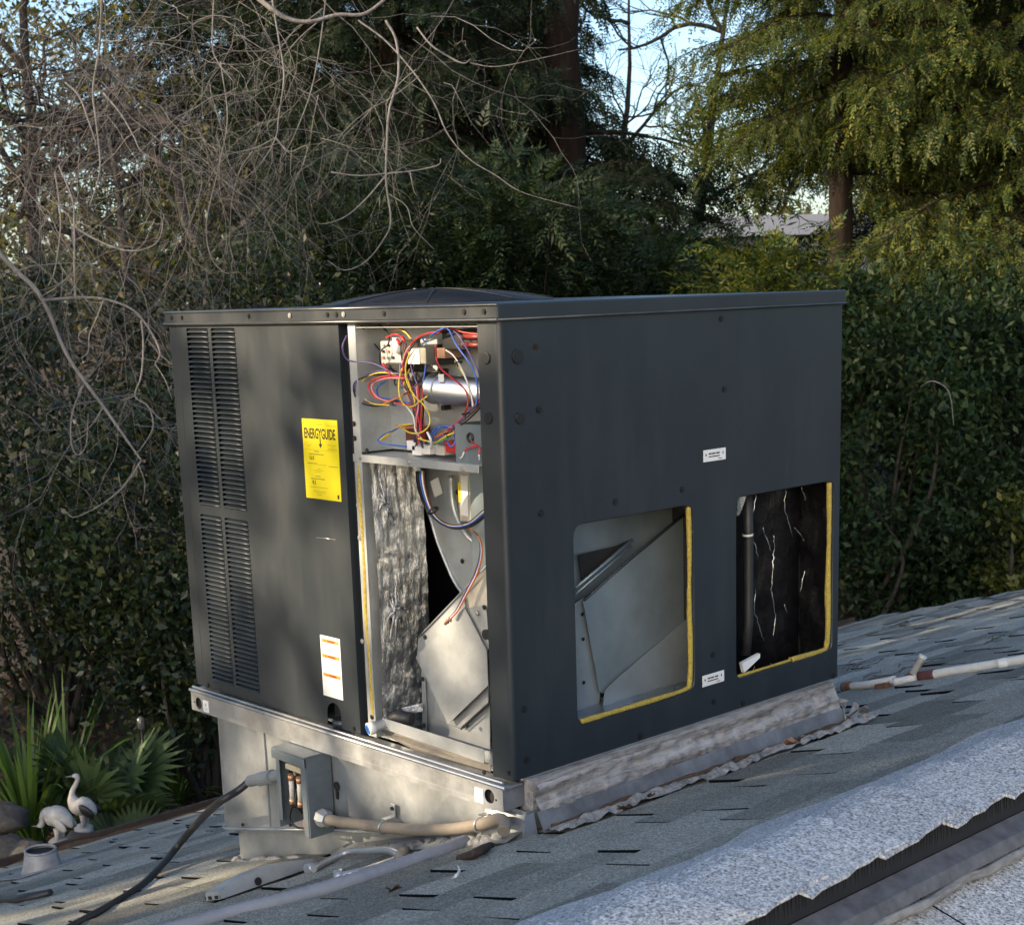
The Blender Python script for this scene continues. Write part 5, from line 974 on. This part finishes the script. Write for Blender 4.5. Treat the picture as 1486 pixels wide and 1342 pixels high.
# ---------------------------------------------------------------- big trees
RT = at(835, 700, 20)
conifer('redwood_tree', 'tall redwood with thick reddish trunk standing behind the fan guard', 835, 20, 8.0, 0.30, 3.0, 0.075, 0.2, M_NEEDLE, 2, lambda P: not (((P-RT)@VR) > 0.4 and P[2] > 3.1) and not ((P-RT)@VD < -0.75 and P[2] > 1.6))
conifer('redwood_tree', 'dark redwood left of the thick trunk, hung with bare twigs', 600, 19, 6.6, 0.20, 2.6, 0.075, -0.6, M_NEEDLE, 3)
conifer('redwood_tree', 'dark conifer behind the bare twigs, left of the fan guard', 390, 23, 6.8, 0.20, 2.6, 0.085, 0.0, M_NEEDLE, 4)
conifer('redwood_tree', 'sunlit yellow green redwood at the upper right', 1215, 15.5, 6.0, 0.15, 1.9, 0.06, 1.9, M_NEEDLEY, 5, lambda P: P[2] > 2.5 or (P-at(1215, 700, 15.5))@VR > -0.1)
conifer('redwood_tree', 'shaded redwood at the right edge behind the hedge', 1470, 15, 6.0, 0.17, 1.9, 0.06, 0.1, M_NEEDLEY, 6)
for k, (a, d, z1, rc, st, zl, lab) in enumerate(((480, 27, 7.6, 2.8, 0.09, 0.4, 'background conifer between the two dark redwoods'), (715, 26, 7.6, 2.6, 0.08, 0.4, 'background conifer just left of the thick trunk'), (1290, 24, 7.4, 2.5, 0.08, 3.1, 'background conifer behind the sunlit redwood'), (1440, 22, 7.2, 2.6, 0.08, 0.6, 'background conifer at the right behind the hedge'), (560, 15.5, 2.6, 1.7, 0.06, -0.3, 'short dark conifer behind the fan guard, left of the feathery bush'), (905, 17, 2.5, 0.95, 0.055, 0.2, 'short dark conifer right of the thick trunk'))):
    conifer('redwood_tree', lab, a, d, z1, 0.18 if d > 20 else 0.07, rc, st, zl, M_NEEDLE, 11+k)
def juniper(label, a, b, d, R, n, seed, mat):
    global RNG
    RNG = np.random.default_rng(seed); c = at(a, b, d); t = thing('juniper_bush', label, 'shrub', (c[0], c[1], ground_z(c[0], c[1]))); C, u = clumps(c, R, n, 60, 0.16, 0.5); D = C-c; D[:, 2] *= 0.4; D /= np.linalg.norm(D, axis=1)[:, None]+1e-9; D = D+0.5*RNG.normal(size=D.shape); D /= np.linalg.norm(D, axis=1)[:, None]
    V, F = sprays(C, D, 0.28, 6, 0.022, 0.085); npmesh('crown', V, F, mat, t); mb = MB(); g = np.array([c[0], c[1], ground_z(c[0], c[1])-.05])
    for i in range(12): mb.tube(catmull([g, (g+u[i])/2+np.array([0, 0, .2]), u[i]], 5), [.04, .02, .005], 5)
    mb.build('stems', M_BARKD, t)
juniper('feathery conifer bush behind the fan guard, tinged yellow brown', 745, 365, 13.5, (1.2, 1.2, 0.75), 3200, 21, M_NEEDLE)
juniper('dark feathery conifer bush right of the fan guard', 950, 425, 14.0, (1.1, 1.1, 0.45), 2200, 22, M_NEEDLE)
juniper('dark feathery bush behind the louvred end of the unit', 520, 380, 13.5, (1.1, 1.1, 0.7), 2400, 23, M_NEEDLE)
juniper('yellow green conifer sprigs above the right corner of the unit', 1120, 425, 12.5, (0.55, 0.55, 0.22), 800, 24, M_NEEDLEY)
# ---------------------------------------------------------------- broadleaf hedge at the right
def hedge(label, a, b, d, R, n, seed, mat, leaf=0.066, k=110, spread=0.15): return shrub('laurel_shrub', label, tuple(at(a, b, d)), R, n, k, spread, mat, leaf, 0.46, seed, group=None)
hedge('dense green laurel close behind the right end of the unit', 1275, 660, 12.3, (0.85, 0.85, 1.55), 24000, 31, M_LEAFD)
hedge('tall laurel at the right edge of the picture', 1440, 620, 12.8, (0.9, 0.9, 1.30), 21000, 32, M_LEAFD)
hedge('lower laurel beyond the far end of the shingle roof', 1400, 790, 12.6, (0.8, 0.8, 0.8), 12000, 33, M_LEAFD)
hedge('young yellow green bush at the right edge above the roof', 1480, 790, 12.0, (0.42, 0.42, 0.42), 2200, 34, M_LEAFY, 0.075, 18, 0.10)
hedge('dark laurel mass behind the unit top corner', 1080, 515, 14.5, (1.2, 1.2, 0.7), 11000, 35, M_LEAFD)
tw = MB(); tw.tube(catmull([at(1335, 562, 11.4), at(1352, 553, 11.3), at(1372, 562, 11.3), at(1380, 580, 11.3), at(1384, 618, 11.4)], 6), [0.003, 0.0045, 0.003], 5); tag(tw.build('dead_twig', M_TWIG), 'pale dead twig arching in front of the right hedge', 'twig')
# ---------------------------------------------------------------- shrubs at the left
def camel(label, a, b, d, R, n, seed, leaf=0.06, mat=None, k=60, spread=0.14): return shrub('camellia_shrub', label, tuple(at(a, b, d)), R, n, k, spread, mat or M_LEAFL, leaf, 0.5, seed)
camel('glossy green shrub pressed against the louvred left end', 215, 760, 9.3, (0.75, 0.75, 0.85), 12000, 41)
camel('dark shrub low beside the curb, left of the unit', 290, 930, 9.0, (0.55, 0.55, 0.55), 6500, 42)
camel('dim shrub behind the bare branch at the left edge', 60, 620, 10.5, (0.95, 0.95, 1.1), 11000, 43)
camel('deep shaded bush above the strap leaved plant', 70, 860, 10.2, (0.9, 0.9, 0.7), 7000, 44)
camel('dark shrub behind the cap at the left corner of the unit', 330, 520, 11.5, (0.9, 0.9, 1.1), 10000, 45)
camel('dark shrub hidden behind the middle of the unit', 620, 560, 12.5, (1.1, 1.1, 1.0), 8000, 46)
def oak(label, a, b, d, R, n, seed, top=None):
    global RNG
    c = at(a, b, d); t = shrub('oak_tree', label, tuple(c), R, n, 70, 0.35, M_OAK, 0.10, 0.5, seed, cat='tree'); return t
oak('yellowish live oak behind the bare twigs at the upper left', 90, 250, 19, (2.2, 2.2, 2.2), 7500, 51)
oak('olive tree crown at the top left corner', 150, 60, 22, (2.4, 2.4, 1.6), 5000, 52)
oak('sunny tree beyond the grey roof in the distance', 1180, 270, 40, (4.5, 4.5, 1.3), 7000, 53)
oak('golden tree far behind between the trunks', 330, 300, 34, (5.0, 5.0, 2.2), 8000, 54)
oak('distant olive tree behind the left conifers', 560, 330, 36, (5.0, 5.0, 2.0), 7000, 55)
oak('distant tree behind the right hedge', 1500, 310, 34, (5.0, 5.0, 2.0), 7000, 56)
# far wood
RNG = np.random.default_rng(9); n = 16000; th = RNG.uniform(-0.6, 0.6, n); dd = RNG.uniform(46, 60, n)
C = CAM+VD*0+np.outer(dd*np.cos(th), np.array([VD[0], VD[1], 0])/math.hypot(VD[0], VD[1]))+np.outer(dd*np.sin(th), np.array([VR[0], VR[1], 0])); C[:, 2] = 0.3+RNG.uniform(0, 1, n)**1.3*(2.4+1.2*np.sin(th*17)+0.8*np.sin(th*41))
V, F = leaf_quads(C, 0.5, 0.6); fw = npmesh('far_wood', V, F, M_OAK, None, 'stuff'); fw['label'] = 'far wood closing the view behind the garden'; fw['category'] = 'trees'
# ---------------------------------------------------------------- far house roof
hc = at(1125, 325, 33); fh = thing('far_house', 'neighbouring house with grey roof showing between the trees', 'house', (hc[0], hc[1], ground_z(hc[0], hc[1])))
vr = np.array([VR[0], VR[1], 0])/math.hypot(VR[0], VR[1]); vd = np.array([VD[0], VD[1], 0])/math.hypot(VD[0], VD[1])
def hq(s, f, z): return np.array([hc[0], hc[1], 0])+vr*s+vd*f+np.array([0, 0, z])
ztop, zbot = at(1125, 308, 33)[2], at(1125, 345, 33)[2]
mb = MB(); mb.add([hq(-3.2, -1.6, zbot), hq(3.2, -1.6, zbot), hq(3.2, 1.6, ztop), hq(-3.2, 1.6, ztop), hq(3.2, 4.8, zbot), hq(-3.2, 4.8, zbot)], [(0, 1, 2, 3), (3, 2, 4, 5), (0, 5, 4, 1)]); mb.build('roof', plain('far_roof', (.20, .21, .23), .9), fh)
mb = MB(); mb.add([hq(s, f, z) for s in (-3, 3) for f in (-1.3, 4.5) for z in (-1.0, zbot)], [(0, 1, 3, 2), (4, 6, 7, 5), (0, 4, 5, 1), (2, 3, 7, 6)]); mb.build('wall', plain('far_wall', (.45, .42, .38), .9), fh)
mb = MB(); mb.add([hq(-0.6, -1.32, -0.2), hq(0.6, -1.32, -0.2), hq(0.6, -1.32, zbot-.35), hq(-0.6, -1.32, zbot-.35)], [(0, 1, 2, 3)]); mb.build('window', plain('far_glass', (.05, .06, .07), .1), fh)
# ---------------------------------------------------------------- bare trees
def grow(mb, p, d, length, r, depth, rd, droop=0.0, curl=0.25, kids=4):
    P = [p]; v = d/np.linalg.norm(d); n = 7
    for i in range(n):
        v = v+np.array([rd.gauss(0, curl), rd.gauss(0, curl), rd.gauss(0, curl)-droop]); v /= np.linalg.norm(v); P.append(P[-1]+v*length/n)
    mb.tube(P, [r, r*0.75, r*0.4], 5 if r > 0.012 else 4, False)
    if depth > 0:
        for k in range(kids):
            i = rd.randrange(2, n); q_ = rd.uniform(0.45, 0.8); w_ = (P[i]-P[i-1]); w_ = w_/np.linalg.norm(w_)+np.array([rd.gauss(0, .7), rd.gauss(0, .7), rd.gauss(0, .5)]); grow(mb, P[i], w_, length*q_, r*0.5, depth-1, rd, droop, curl, kids)
def bare(label, a, d, z1, r0, seed, lean=(0, 0, 0), n=9, ln=1.8, z0=1.0, dep=3, kids=4, mat=None):
    p = at(a, 700, d); b = np.array([p[0], p[1], ground_z(p[0], p[1])-.1]); t = thing('bare_tree', label, 'tree', tuple(b)); tp_ = np.array([b[0]+lean[0], b[1]+lean[1], z1]); tr, P = trunk(b, tp_, r0, r0*.06, 0.05, seed, mat or M_BARKG, t); rd = random.Random(seed); mb = MB()
    for i in range(n):
        k = rd.uniform(0.3, 1.0); o = np.array(P[int(k*12)]); 
        if o[2] < z0: o = np.array([o[0], o[1], z0+rd.random()])
        an = rd.uniform(0, 6.28); grow(mb, o, np.array([math.cos(an), math.sin(an), rd.uniform(0.2, 0.9)]), ln*rd.uniform(.7, 1.2), r0*0.35, dep, rd, 0.0, 0.22, kids)
    mb.build('branches', mat or M_BARKG, t); return t
bare('slender bare tree right of the thick redwood trunk', 895, 26, 6.5, 0.10, 71, (0.3, 0.2, 0))
bare('bare tree against the pale sky, left of the sunlit redwood', 985, 28, 7.5, 0.13, 72, (0.8, 0.8, 0))
bare('dark bare tree behind the left shrubs', 235, 15, 3.4, 0.09, 73, (-0.6, 0.1, 0), 8, 1.3, 0.4)
bare('forked dark tree behind the cap near the fan guard', 395, 14, 3.0, 0.14, 74, (-1.2, -0.2, 0), 9, 1.3, 0.3)
bare('twiggy bare tree at the top left corner', 40, 17, 6.0, 0.12, 75, (0.6, 0.4, 0), 13, 1.7, 1.2)
# the near bare tree whose limbs hang over the garden
bt = thing('bare_tree', 'near leafless tree with pale curving limbs hanging down at the left', 'tree', (at(-160, 1200, 8.0)[0], at(-160, 1200, 8.0)[1], -2.0))
trk, _ = trunk((at(-160, 1200, 8.0)[0], at(-160, 1200, 8.0)[1], -2.0), tuple(at(-120, -250, 8.2)), 0.13, 0.08, 0.03, 76, M_TWIG, bt)
def limb(pts, r, d, name='limb', n=6):
    P = [at(q_[0], q_[1], q_[2] if len(q_) > 2 else d) for q_ in pts]; mb = MB(); mb.tube(catmull(P, 7), [q_*0.5 for q_ in r], n); return mb.build(name, M_TWIG, bt)
limb([(-140, 250, 8.1), (-40, 330), (20, 390), (60, 432), (100, 520), (150, 590), (185, 640), (205, 668)], [0.034, 0.028, 0.022, 0.016, 0.010], 7.6)
limb([(60, 436), (110, 432), (150, 434), (190, 448), (215, 475), (232, 510), (225, 528)], [0.016, 0.014, 0.011, 0.007], 7.5)
limb([(205, 465), (208, 500), (205, 545), (196, 575), (215, 590), (222, 620), (205, 650), (195, 660)], [0.010, 0.010, 0.008, 0.004], 7.4)
limb([(196, 574), (184, 579), (175, 581)], [0.007, 0.003], 7.4, 'twig'); limb([(218, 592), (230, 606), (243, 606)], [0.006, 0.002], 7.4, 'twig'); limb([(225, 528), (240, 552), (250, 580)], [0.006, 0.002], 7.4, 'twig')
limb([(150, 436), (140, 462), (130, 485), (128, 510), (118, 520)], [0.008, 0.004], 7.4, 'twig'); limb([(128, 475), (115, 485), (116, 495), (125, 500)], [0.006, 0.003], 7.4, 'twig')
limb([(120, 560), (105, 600), (103, 640), (112, 660), (125, 645), (128, 600)], [0.010, 0.007, 0.004], 7.4, 'twig'); limb([(150, 590), (130, 620), (100, 635)], [0.007, 0.002], 7.4, 'twig')
limb([(205, 668), (180, 705), (150, 730), (110, 750), (95, 742)], [0.008, 0.004], 7.4, 'twig'); limb([(200, 672), (210, 700), (207, 730)], [0.006, 0.002], 7.4, 'twig')
limb([(150, -60, 7.0), (145, 60), (135, 130), (140, 180), (145, 245), (130, 300)], [0.014, 0.010, 0.006], 7.2, 'twig')
limb([(95, 120), (115, 140), (130, 180), (140, 210)], [0.011, 0.009, 0.005], 7.2, 'twig'); limb([(150, 135), (175, 165), (195, 200), (205, 220), (230, 235)], [0.009, 0.007, 0.003], 7.2, 'twig')
limb([(105, 326, 7.2), (125, 340), (155, 355), (185, 364), (215, 360), (232, 345), (238, 310)], [0.010, 0.010, 0.008, 0.004], 7.2, 'twig')
limb([(85, 240), (105, 290), (108, 340), (108, 400), (110, 432)], [0.008, 0.009, 0.008], 7.2, 'twig'); limb([(80, 250), (88, 320), (80, 390), (70, 415)], [0.008, 0.005], 7.2, 'twig')
limb([(330, -40, 7.0), (390, 10), (420, 28), (450, 32), (490, 22), (530, 20), (570, -10)], [0.026, 0.022, 0.02, 0.018, 0.014], 6.9)
limb([(312, -30), (308, 60), (316, 90), (340, 120)], [0.008, 0.004], 7.0, 'twig'); limb([(395, 0), (405, 60), (412, 110), (405, 165), (400, 200), (380, 235), (350, 265)], [0.009, 0.008, 0.006, 0.003], 7.0, 'twig')
limb([(470, 25), (435, 55), (410, 85)], [0.007, 0.004], 7.0, 'twig'); limb([(475, -20), (465, 60), (452, 130), (430, 190), (410, 230)], [0.007, 0.006, 0.003], 7.0, 'twig')
limb([(560, 30), (575, 60), (578, 110), (565, 160), (562, 200), (560, 260), (567, 320), (555, 350), (530, 380), (500, 392), (475, 378)], [0.012, 0.011, 0.009, 0.006, 0.003], 7.0, 'twig')
limb([(520, 30), (560, 60), (600, 105), (630, 150), (650, 195), (680, 230), (720, 255), (760, 280), (840, 302)], [0.010, 0.009, 0.007, 0.005, 0.003], 7.4)
limb([(605, 40), (625, 65), (650, 82), (672, 92), (683, 86)], [0.008, 0.010, 0.004], 7.0, 'twig'); limb([(683, 92), (720, 97), (780, 86), (840, 72)], [0.006, 0.002], 7.2, 'twig')
limb([(560, 255), (530, 290), (500, 315), (470, 325), (455, 322)], [0.008, 0.006, 0.002], 7.0, 'twig'); limb([(565, 282), (590, 300), (600, 330), (630, 362)], [0.006, 0.002], 7.0, 'twig')
limb([(480, 250), (520, 255), (560, 252), (600, 248), (635, 240), (640, 230)], [0.005, 0.007, 0.004], 7.0, 'twig'); limb([(595, 250), (600, 275), (605, 285)], [0.005, 0.003], 7.0, 'twig')
limb([(400, 200), (420, 220), (445, 212), (440, 240)], [0.007, 0.003], 7.0, 'twig'); limb([(400, 200), (370, 215), (340, 222), (318, 228)], [0.006, 0.002], 7.0, 'twig')
limb([(320, 90), (330, 170), (318, 240), (300, 320), (305, 370), (325, 395), (345, 395)], [0.006, 0.006, 0.003], 7.1, 'twig')
mb = MB(); rd = random.Random(77)
for i in range(220):
    reg = rd.random()
    if reg < 0.50: a, b = rd.uniform(-10, 230), rd.uniform(-20, 720)*rd.uniform(0.5, 1)
    elif reg < 0.9: a, b = rd.uniform(100, 470), rd.uniform(-40, 240)
    else: a, b = rd.uniform(430, 700), rd.uniform(-40, 180)
    an = rd.uniform(0, 6.28); v = VR*math.cos(an)*0.8+np.array([0, 0, -0.55+0.5*math.sin(an)])+VD*rd.gauss(0, .5); grow(mb, at(a, b, rd.uniform(6.9, 8.6)), v, rd.uniform(0.35, 1.0), rd.uniform(0.0013, 0.0027), 2, rd, 0.05, 0.24, 3)
ft = mb.build('fine_twigs', M_TWIG, bt); ft['kind'] = 'stuff'

# ================================================================ garden at the lower left
def blades(name, label, base, n, ln, wd, seed, spread=1.0, mat=None):
    rd = random.Random(seed); t = thing(name, label, 'plant', tuple(base))
    for i in range(n):
        an = rd.uniform(0, 6.28); tilt = rd.uniform(0.15, 0.9)*spread; l0 = ln*rd.uniform(.6, 1.1); dv = np.array([math.cos(an), math.sin(an), 0]); sd = np.array([-dv[1], dv[0], 0]); vs = []; m = 7
        for k in range(m+1):
            q_ = k/m; c = np.array(base)+dv*l0*(tilt*q_+0.25*tilt*q_*q_)*0.8+np.array([0, 0, l0*(q_*(1.1-0.3*tilt)-0.62*tilt*q_**2.4)]); w_ = wd*(0.5+0.9*q_*2 if q_ < .3 else 1.04*(1-((q_-.3)/.7)**1.6)); vs += [c-sd*w_/2, c+dv*0-np.array([0, 0, w_*0.15]), c+sd*w_/2]
        mb = MB(); mb.add(vs, [(3*k+j, 3*k+j+1, 3*k+j+4, 3*k+j+3) for k in range(m) for j in range(2)], True); mb.build('leaf', mat or M_BLADE, t)
    return t
def gp(a, b, d): p = at(a, b, d); return np.array([p[0], p[1], ground_z(p[0], p[1])])
g0 = gp(40, 1150, 8.3); blades('strap_leaf_plant', 'bright green strap leaved plant at the lower left edge', g0, 78, 1.1, 0.030, 81, 0.9)
blades('strap_leaf_plant', 'arching strap leaved clump behind the bird statues', gp(95, 1140, 8.9), 54, 0.95, 0.024, 82, 1.1)
blades('grass_clump', 'low grassy clump left of the curb foot', gp(255, 1110, 9.0), 60, 0.45, 0.012, 83, 1.3)
blades('grass_clump', 'grassy tuft between the palm and the eave', gp(195, 1140, 8.2), 46, 0.40, 0.012, 84, 1.3)
def fan_palm(label, base, n, stalk, fr, seed):
    rd = random.Random(seed); t = thing('fan_palm', label, 'palm', tuple(base))
    for i in range(n):
        an = 2*math.pi*i/n+rd.uniform(-.3, .3); el = rd.uniform(0.55, 1.25); d = np.array([math.cos(an)*math.cos(el), math.sin(an)*math.cos(el), math.sin(el)]); st = np.array(base); hub = st+d*stalk*rd.uniform(.7, 1.1); s_ = MB(); s_.tube(catmull([st, (st+hub)/2+np.array([0, 0, .05]), hub], 5), [0.009, 0.006], 6); s_.build('stalk', M_FAN, t)
        sd = np.cross(d, [0, 0, 1.0]); sd /= np.linalg.norm(sd); nn = np.cross(sd, d); mb = MB(); m = 30
        for k in range(m):
            a_ = (k/(m-1)-0.5)*R_(230); v = d*math.cos(a_)+sd*math.sin(a_); v2 = v*0.95-np.array([0, 0, 0.28]); p = np.cross(v, nn); l0 = fr*(1-0.15*abs(a_))*rd.uniform(.93, 1.05); w_ = fr*0.075
            mb.add([hub, hub+v*l0*.55+p*w_*.5+nn*w_*.25*(1 if k % 2 else -1), hub+v*l0*.55-p*w_*.5-nn*w_*.25*(1 if k % 2 else -1), hub+(v*.55+v2*.45)*l0], [(0, 1, 2), (1, 3, 2)])
        mb.build('frond', M_FAN, t)
fan_palm('fan palm with spread grey green fronds behind the bird statues', gp(150, 1170, 8.5), 7, 0.42, 0.46, 91)
fan_palm('small fan palm right of the standing bird statue', gp(190, 1200, 8.0), 5, 0.22, 0.34, 92)
def bird(label, foot, head_up, seed, s=1.0, turn=0.0):
    t = thing('bird_statue', label, 'statue', tuple(foot)); f = np.array(foot)
    fw_ = -vr*math.cos(turn)+vd*math.sin(turn); Z = np.array([0, 0, 1.0]); q_ = lambda a, z, l=0.0: f+fw_*a*s+Z*z*s+np.cross(fw_, Z)*l*s
    if head_up: path = [q_(-.085, .115), q_(-.06, .135), q_(-.02, .155), q_(.02, .165), q_(.045, .19), q_(.050, .225), q_(.042, .255), q_(.020, .290), q_(.008, .318), q_(.014, .336), q_(.034, .338)]; rad = [.008, .036, .056, .056, .036, .0175, .0145, .013, .0135, .0165, .010]
    else: path = [q_(-.10, .12), q_(-.07, .15), q_(-.02, .175), q_(.02, .175), q_(.055, .185), q_(.085, .165), q_(.095, .135), q_(.105, .115), q_(.125, .108)]; rad = [.008, .038, .058, .058, .036, .02, .016, .018, .010]
    mb = MB(); mb.tube(catmull(path, 5), list(np.interp(np.linspace(0, 1, 40), np.linspace(0, 1, len(rad)), rad)*s), 14); mb.build('body', M_STATUE, t)
    e = np.array(path[-1]); bk = MB(); bk.tube([e-fw_*.01*s, e+fw_*.045*s-Z*.008*s], [.0075*s, .0012*s], 8); bk.build('beak', plain('beak_grey', (.18, .17, .15)), t)
    for sg in (-1, 1):
        wg = MB(); c = q_(-.045, .145, sg*0.046); wg.ball(c, 0.05*s, (1.0, 1.0, 0.62), 12, 8); wg.v = [tuple(c+np.array(v)-c-np.cross(fw_, Z)*sg*((np.array(v)-c)@(np.cross(fw_, Z)*sg))*0.72-Z*((np.array(v)-c)@fw_*-0.55)) for v in wg.v]; wg.build('wing', M_STATUE if not head_up else M_BLACK, t)
    for sg in (-1, 1):
        lg = MB(); lg.tube([q_(-.01, .115, sg*.02), q_(-.012, .07, sg*.024), q_(.0, .015, sg*.026)], [.02*s, .013*s, .016*s], 8); lg.tube([q_(-.015, .012, sg*.026), q_(.04, .008, sg*.03)], [.014*s, .008*s], 6); lg.build('leg', M_STATUE, t)
    bs = MB(); bs.ball(q_(0, .02), .055*s, (1.1, 1.0, .6), 12, 8, .12); bs.build('base', M_STATUE, t)
ft1 = at(122, 1208, 7.4); bird('white crane statue with raised neck and black wing', (ft1[0], ft1[1], ft1[2]), True, 1, 0.86, 0.15)
ft2 = at(86, 1228, 7.1); bird('crouching white bird statue with lowered head, nearest the eave', (ft2[0], ft2[1], ft2[2]), False, 2, 0.86, 0.35)
for k, (a, b, d, r, lab) in enumerate(((14, 1222, 7.3, .095, 'rounded grey garden rock at the lower left edge'), (42, 1228, 7.0, .09, 'small rock beside the crouching bird statue'), (150, 1215, 7.3, .10, 'brown rock beside the standing bird statue'), (5, 1175, 7.8, .12, 'dark rock under the strap leaved plant'), (118, 1216, 7.35, .11, 'low stone under the standing bird statue'), (80, 1244, 7.05, .11, 'low stone under the crouching bird statue'))):
    c = at(a, b, d); mb = MB(); rd_ = random.Random(k); random.seed(k); mb.ball((c[0], c[1], c[2]-r*.35), r, (1.25, 1.0, .62), 12, 8, .14); solid('garden_rock', lab, 'rock', mb, M_ROCK)
c = gp(211, 1120, 8.6); gl_ = thing('garden_light', 'small clear topped garden stake light among the shrubs', 'garden light', tuple(c)); zt_ = at(211, 1045, 8.6)[2]
mb = MB(); mb.tube([c, (c[0], c[1], zt_-.03)], .008, 6); mb.build('stake', M_BLACK, gl_); mb = MB(); mb.tube([(c[0], c[1], zt_-.04), (c[0], c[1], zt_-.02), (c[0], c[1], zt_+.03), (c[0], c[1], zt_+.04)], [.010, .022, .022, .008], 10); mb.build('lamp_head', plain('clear_plastic', (.10, .10, .10), .25), gl_)
# leaf litter on the earth
RNG = np.random.default_rng(15); n = 5000; aa = RNG.uniform(-80, 520, n); dd = RNG.uniform(6.6, 12, n); C = np.array([at(a, 1100, d) for a, d in zip(aa, dd)]); C[:, 2] = [ground_z(x, y)+0.03+0.05*RNG.random() for x, y in C[:, :2]]
V, F = leaf_quads(C, 0.055, 0.55, 0.0, 0.9); ll = npmesh('leaf_litter', V, F, mat_leaf('litter', [(.03, .02, .012), (.08, .05, .03), (.16, .10, .06)], .1, .8, .2), None, 'stuff'); ll['label'] = 'brown leaf litter under the shrubs'; ll['category'] = 'litter'
# ================================================================ trees out of view on the sunny side: they shade the roof
M_SHADE = mat_leaf('shade_leaves', [(0.03, 0.05, 0.02), (0.06, 0.09, 0.03)], 0.15, 0.5, 0.3)
SH = np.array([SUN[0], SUN[1], 0])/math.hypot(SUN[0], SUN[1]); PT = np.array([-SH[1], SH[0], 0]); PT = PT if PT@vd > 0 else -PT
PATCH = []  # chosen sun spots: leaves standing in their light are cut from the unseen crowns
def patch(c, r, s=1.0): PATCH.append((np.array(c, float), r, s))
patch(ony(440, 800, 0), 0.15, 0.9); patch(ony(480, 880, 0), 0.13, 0.85)
[patch(ony(a_, 462, -0.01), 0.055, .9) for a_ in range(260, 730, 26)]
patch(ony(350, 1140, 0), 0.075); patch(ony(425, 1180, 0), 0.06, .8); patch(ony(600, 1140, 0), 0.10); patch(ony(690, 1170, 0), 0.10); patch(ony(540, 1095, 0), 0.075); patch(ony(710, 1000, 0), 0.08, .6)
patch(ony(655, 915, 0.09), 0.09); patch(onroof(230, 1300), 0.16, .7); patch(onroof(60, 1330), 0.16, .7); patch(onroof(330, 1280), 0.12, .6)
patch(onroof(880, 1310, .1), 0.16, .8); patch(onroof(980, 1270, .06), 0.10, .6); patch(onroof(1180, 1140), 0.08, .5); patch(onroof(800, 1250), 0.14, .35); patch(onroof(1000, 1180), 0.12, .3)
patch(onroof(1330, 893), 0.22, .8); patch(onroof(1450, 880), 0.25, .8); patch(onroof(1470, 955), 0.12, .8); patch(at(205, 560, 7.4), .12, .9); patch(at(150, 600, 7.5), .12, .8); patch(at(450, 30, 6.9), .5, 1); patch(at(50, 1080, 8.3), .45, .7); patch(at(230, 690, 8.7), .22, .9); patch(at(160, 630, 9.0), .16, .9); patch(at(240, 860, 8.6), .25, .8); patch(at(150, 1080, 8.4), .3, .6); patch(at(180, 120, 7.6), .9, .75); patch(at(60, 300, 7.6), .6, .7); patch(at(330, 180, 7.6), .5, .7); patch(at(640, 70, 7), .3, .9); patch(at(215, 355, 7.2), .2, .9)
for k, (off, dist, hgt) in enumerate(((-1.0, 10.5, 3.4), (2.2, 11.5, 3.6), (5.2, 10.5, 3.4), (7.3, 11.5, 3.2))):
    RNG = np.random.default_rng(100+k); o = np.array([0, 0, 0.0])+SH*dist+PT*off; zc = 0.0+dist*math.tan(SUN_EL); g = -2.2
    t = thing('shade_tree', ('broad tree out of view to the left, nearest the camera side', 'broad tree out of view to the left, facing the unit', 'broad tree out of view to the left, beyond the eave', 'broad tree out of view to the left, farthest back')[k], 'tree', (o[0], o[1], g), 'trees shading the roof from the left')
    trunk((o[0], o[1], g), (o[0], o[1], zc+0.5), 0.16, 0.08, .04, k, M_BARKG, t)
    C, u = clumps((o[0], o[1], zc-0.3), (1.4, 2.1, hgt), 20000, 260, 0.30, 0.15); C = C[C[:, 2] > g+.4]
    keep = np.ones(len(C), bool)
    for c, r, s in PATCH:
        rel = C-c; al = rel@SUN; per = np.linalg.norm(rel-np.outer(al, SUN), axis=1); keep &= ~((per < r) & (al > 0) & (RNG.random(len(C)) < s))
    V, F = leaf_quads(C[keep], 0.16, 0.6, 0.2, 0.2); npmesh('crown', V, F, M_SHADE, t)
    mb = MB(); b = np.array([o[0], o[1], zc-1.5])
    for i in range(12): mb.tube(catmull([b, (b+u[i*8])/2+np.array([0, 0, .3]), u[i*8]], 5), [.05, .03, .01], 5)
    mb.build('limbs', M_BARKG, t)
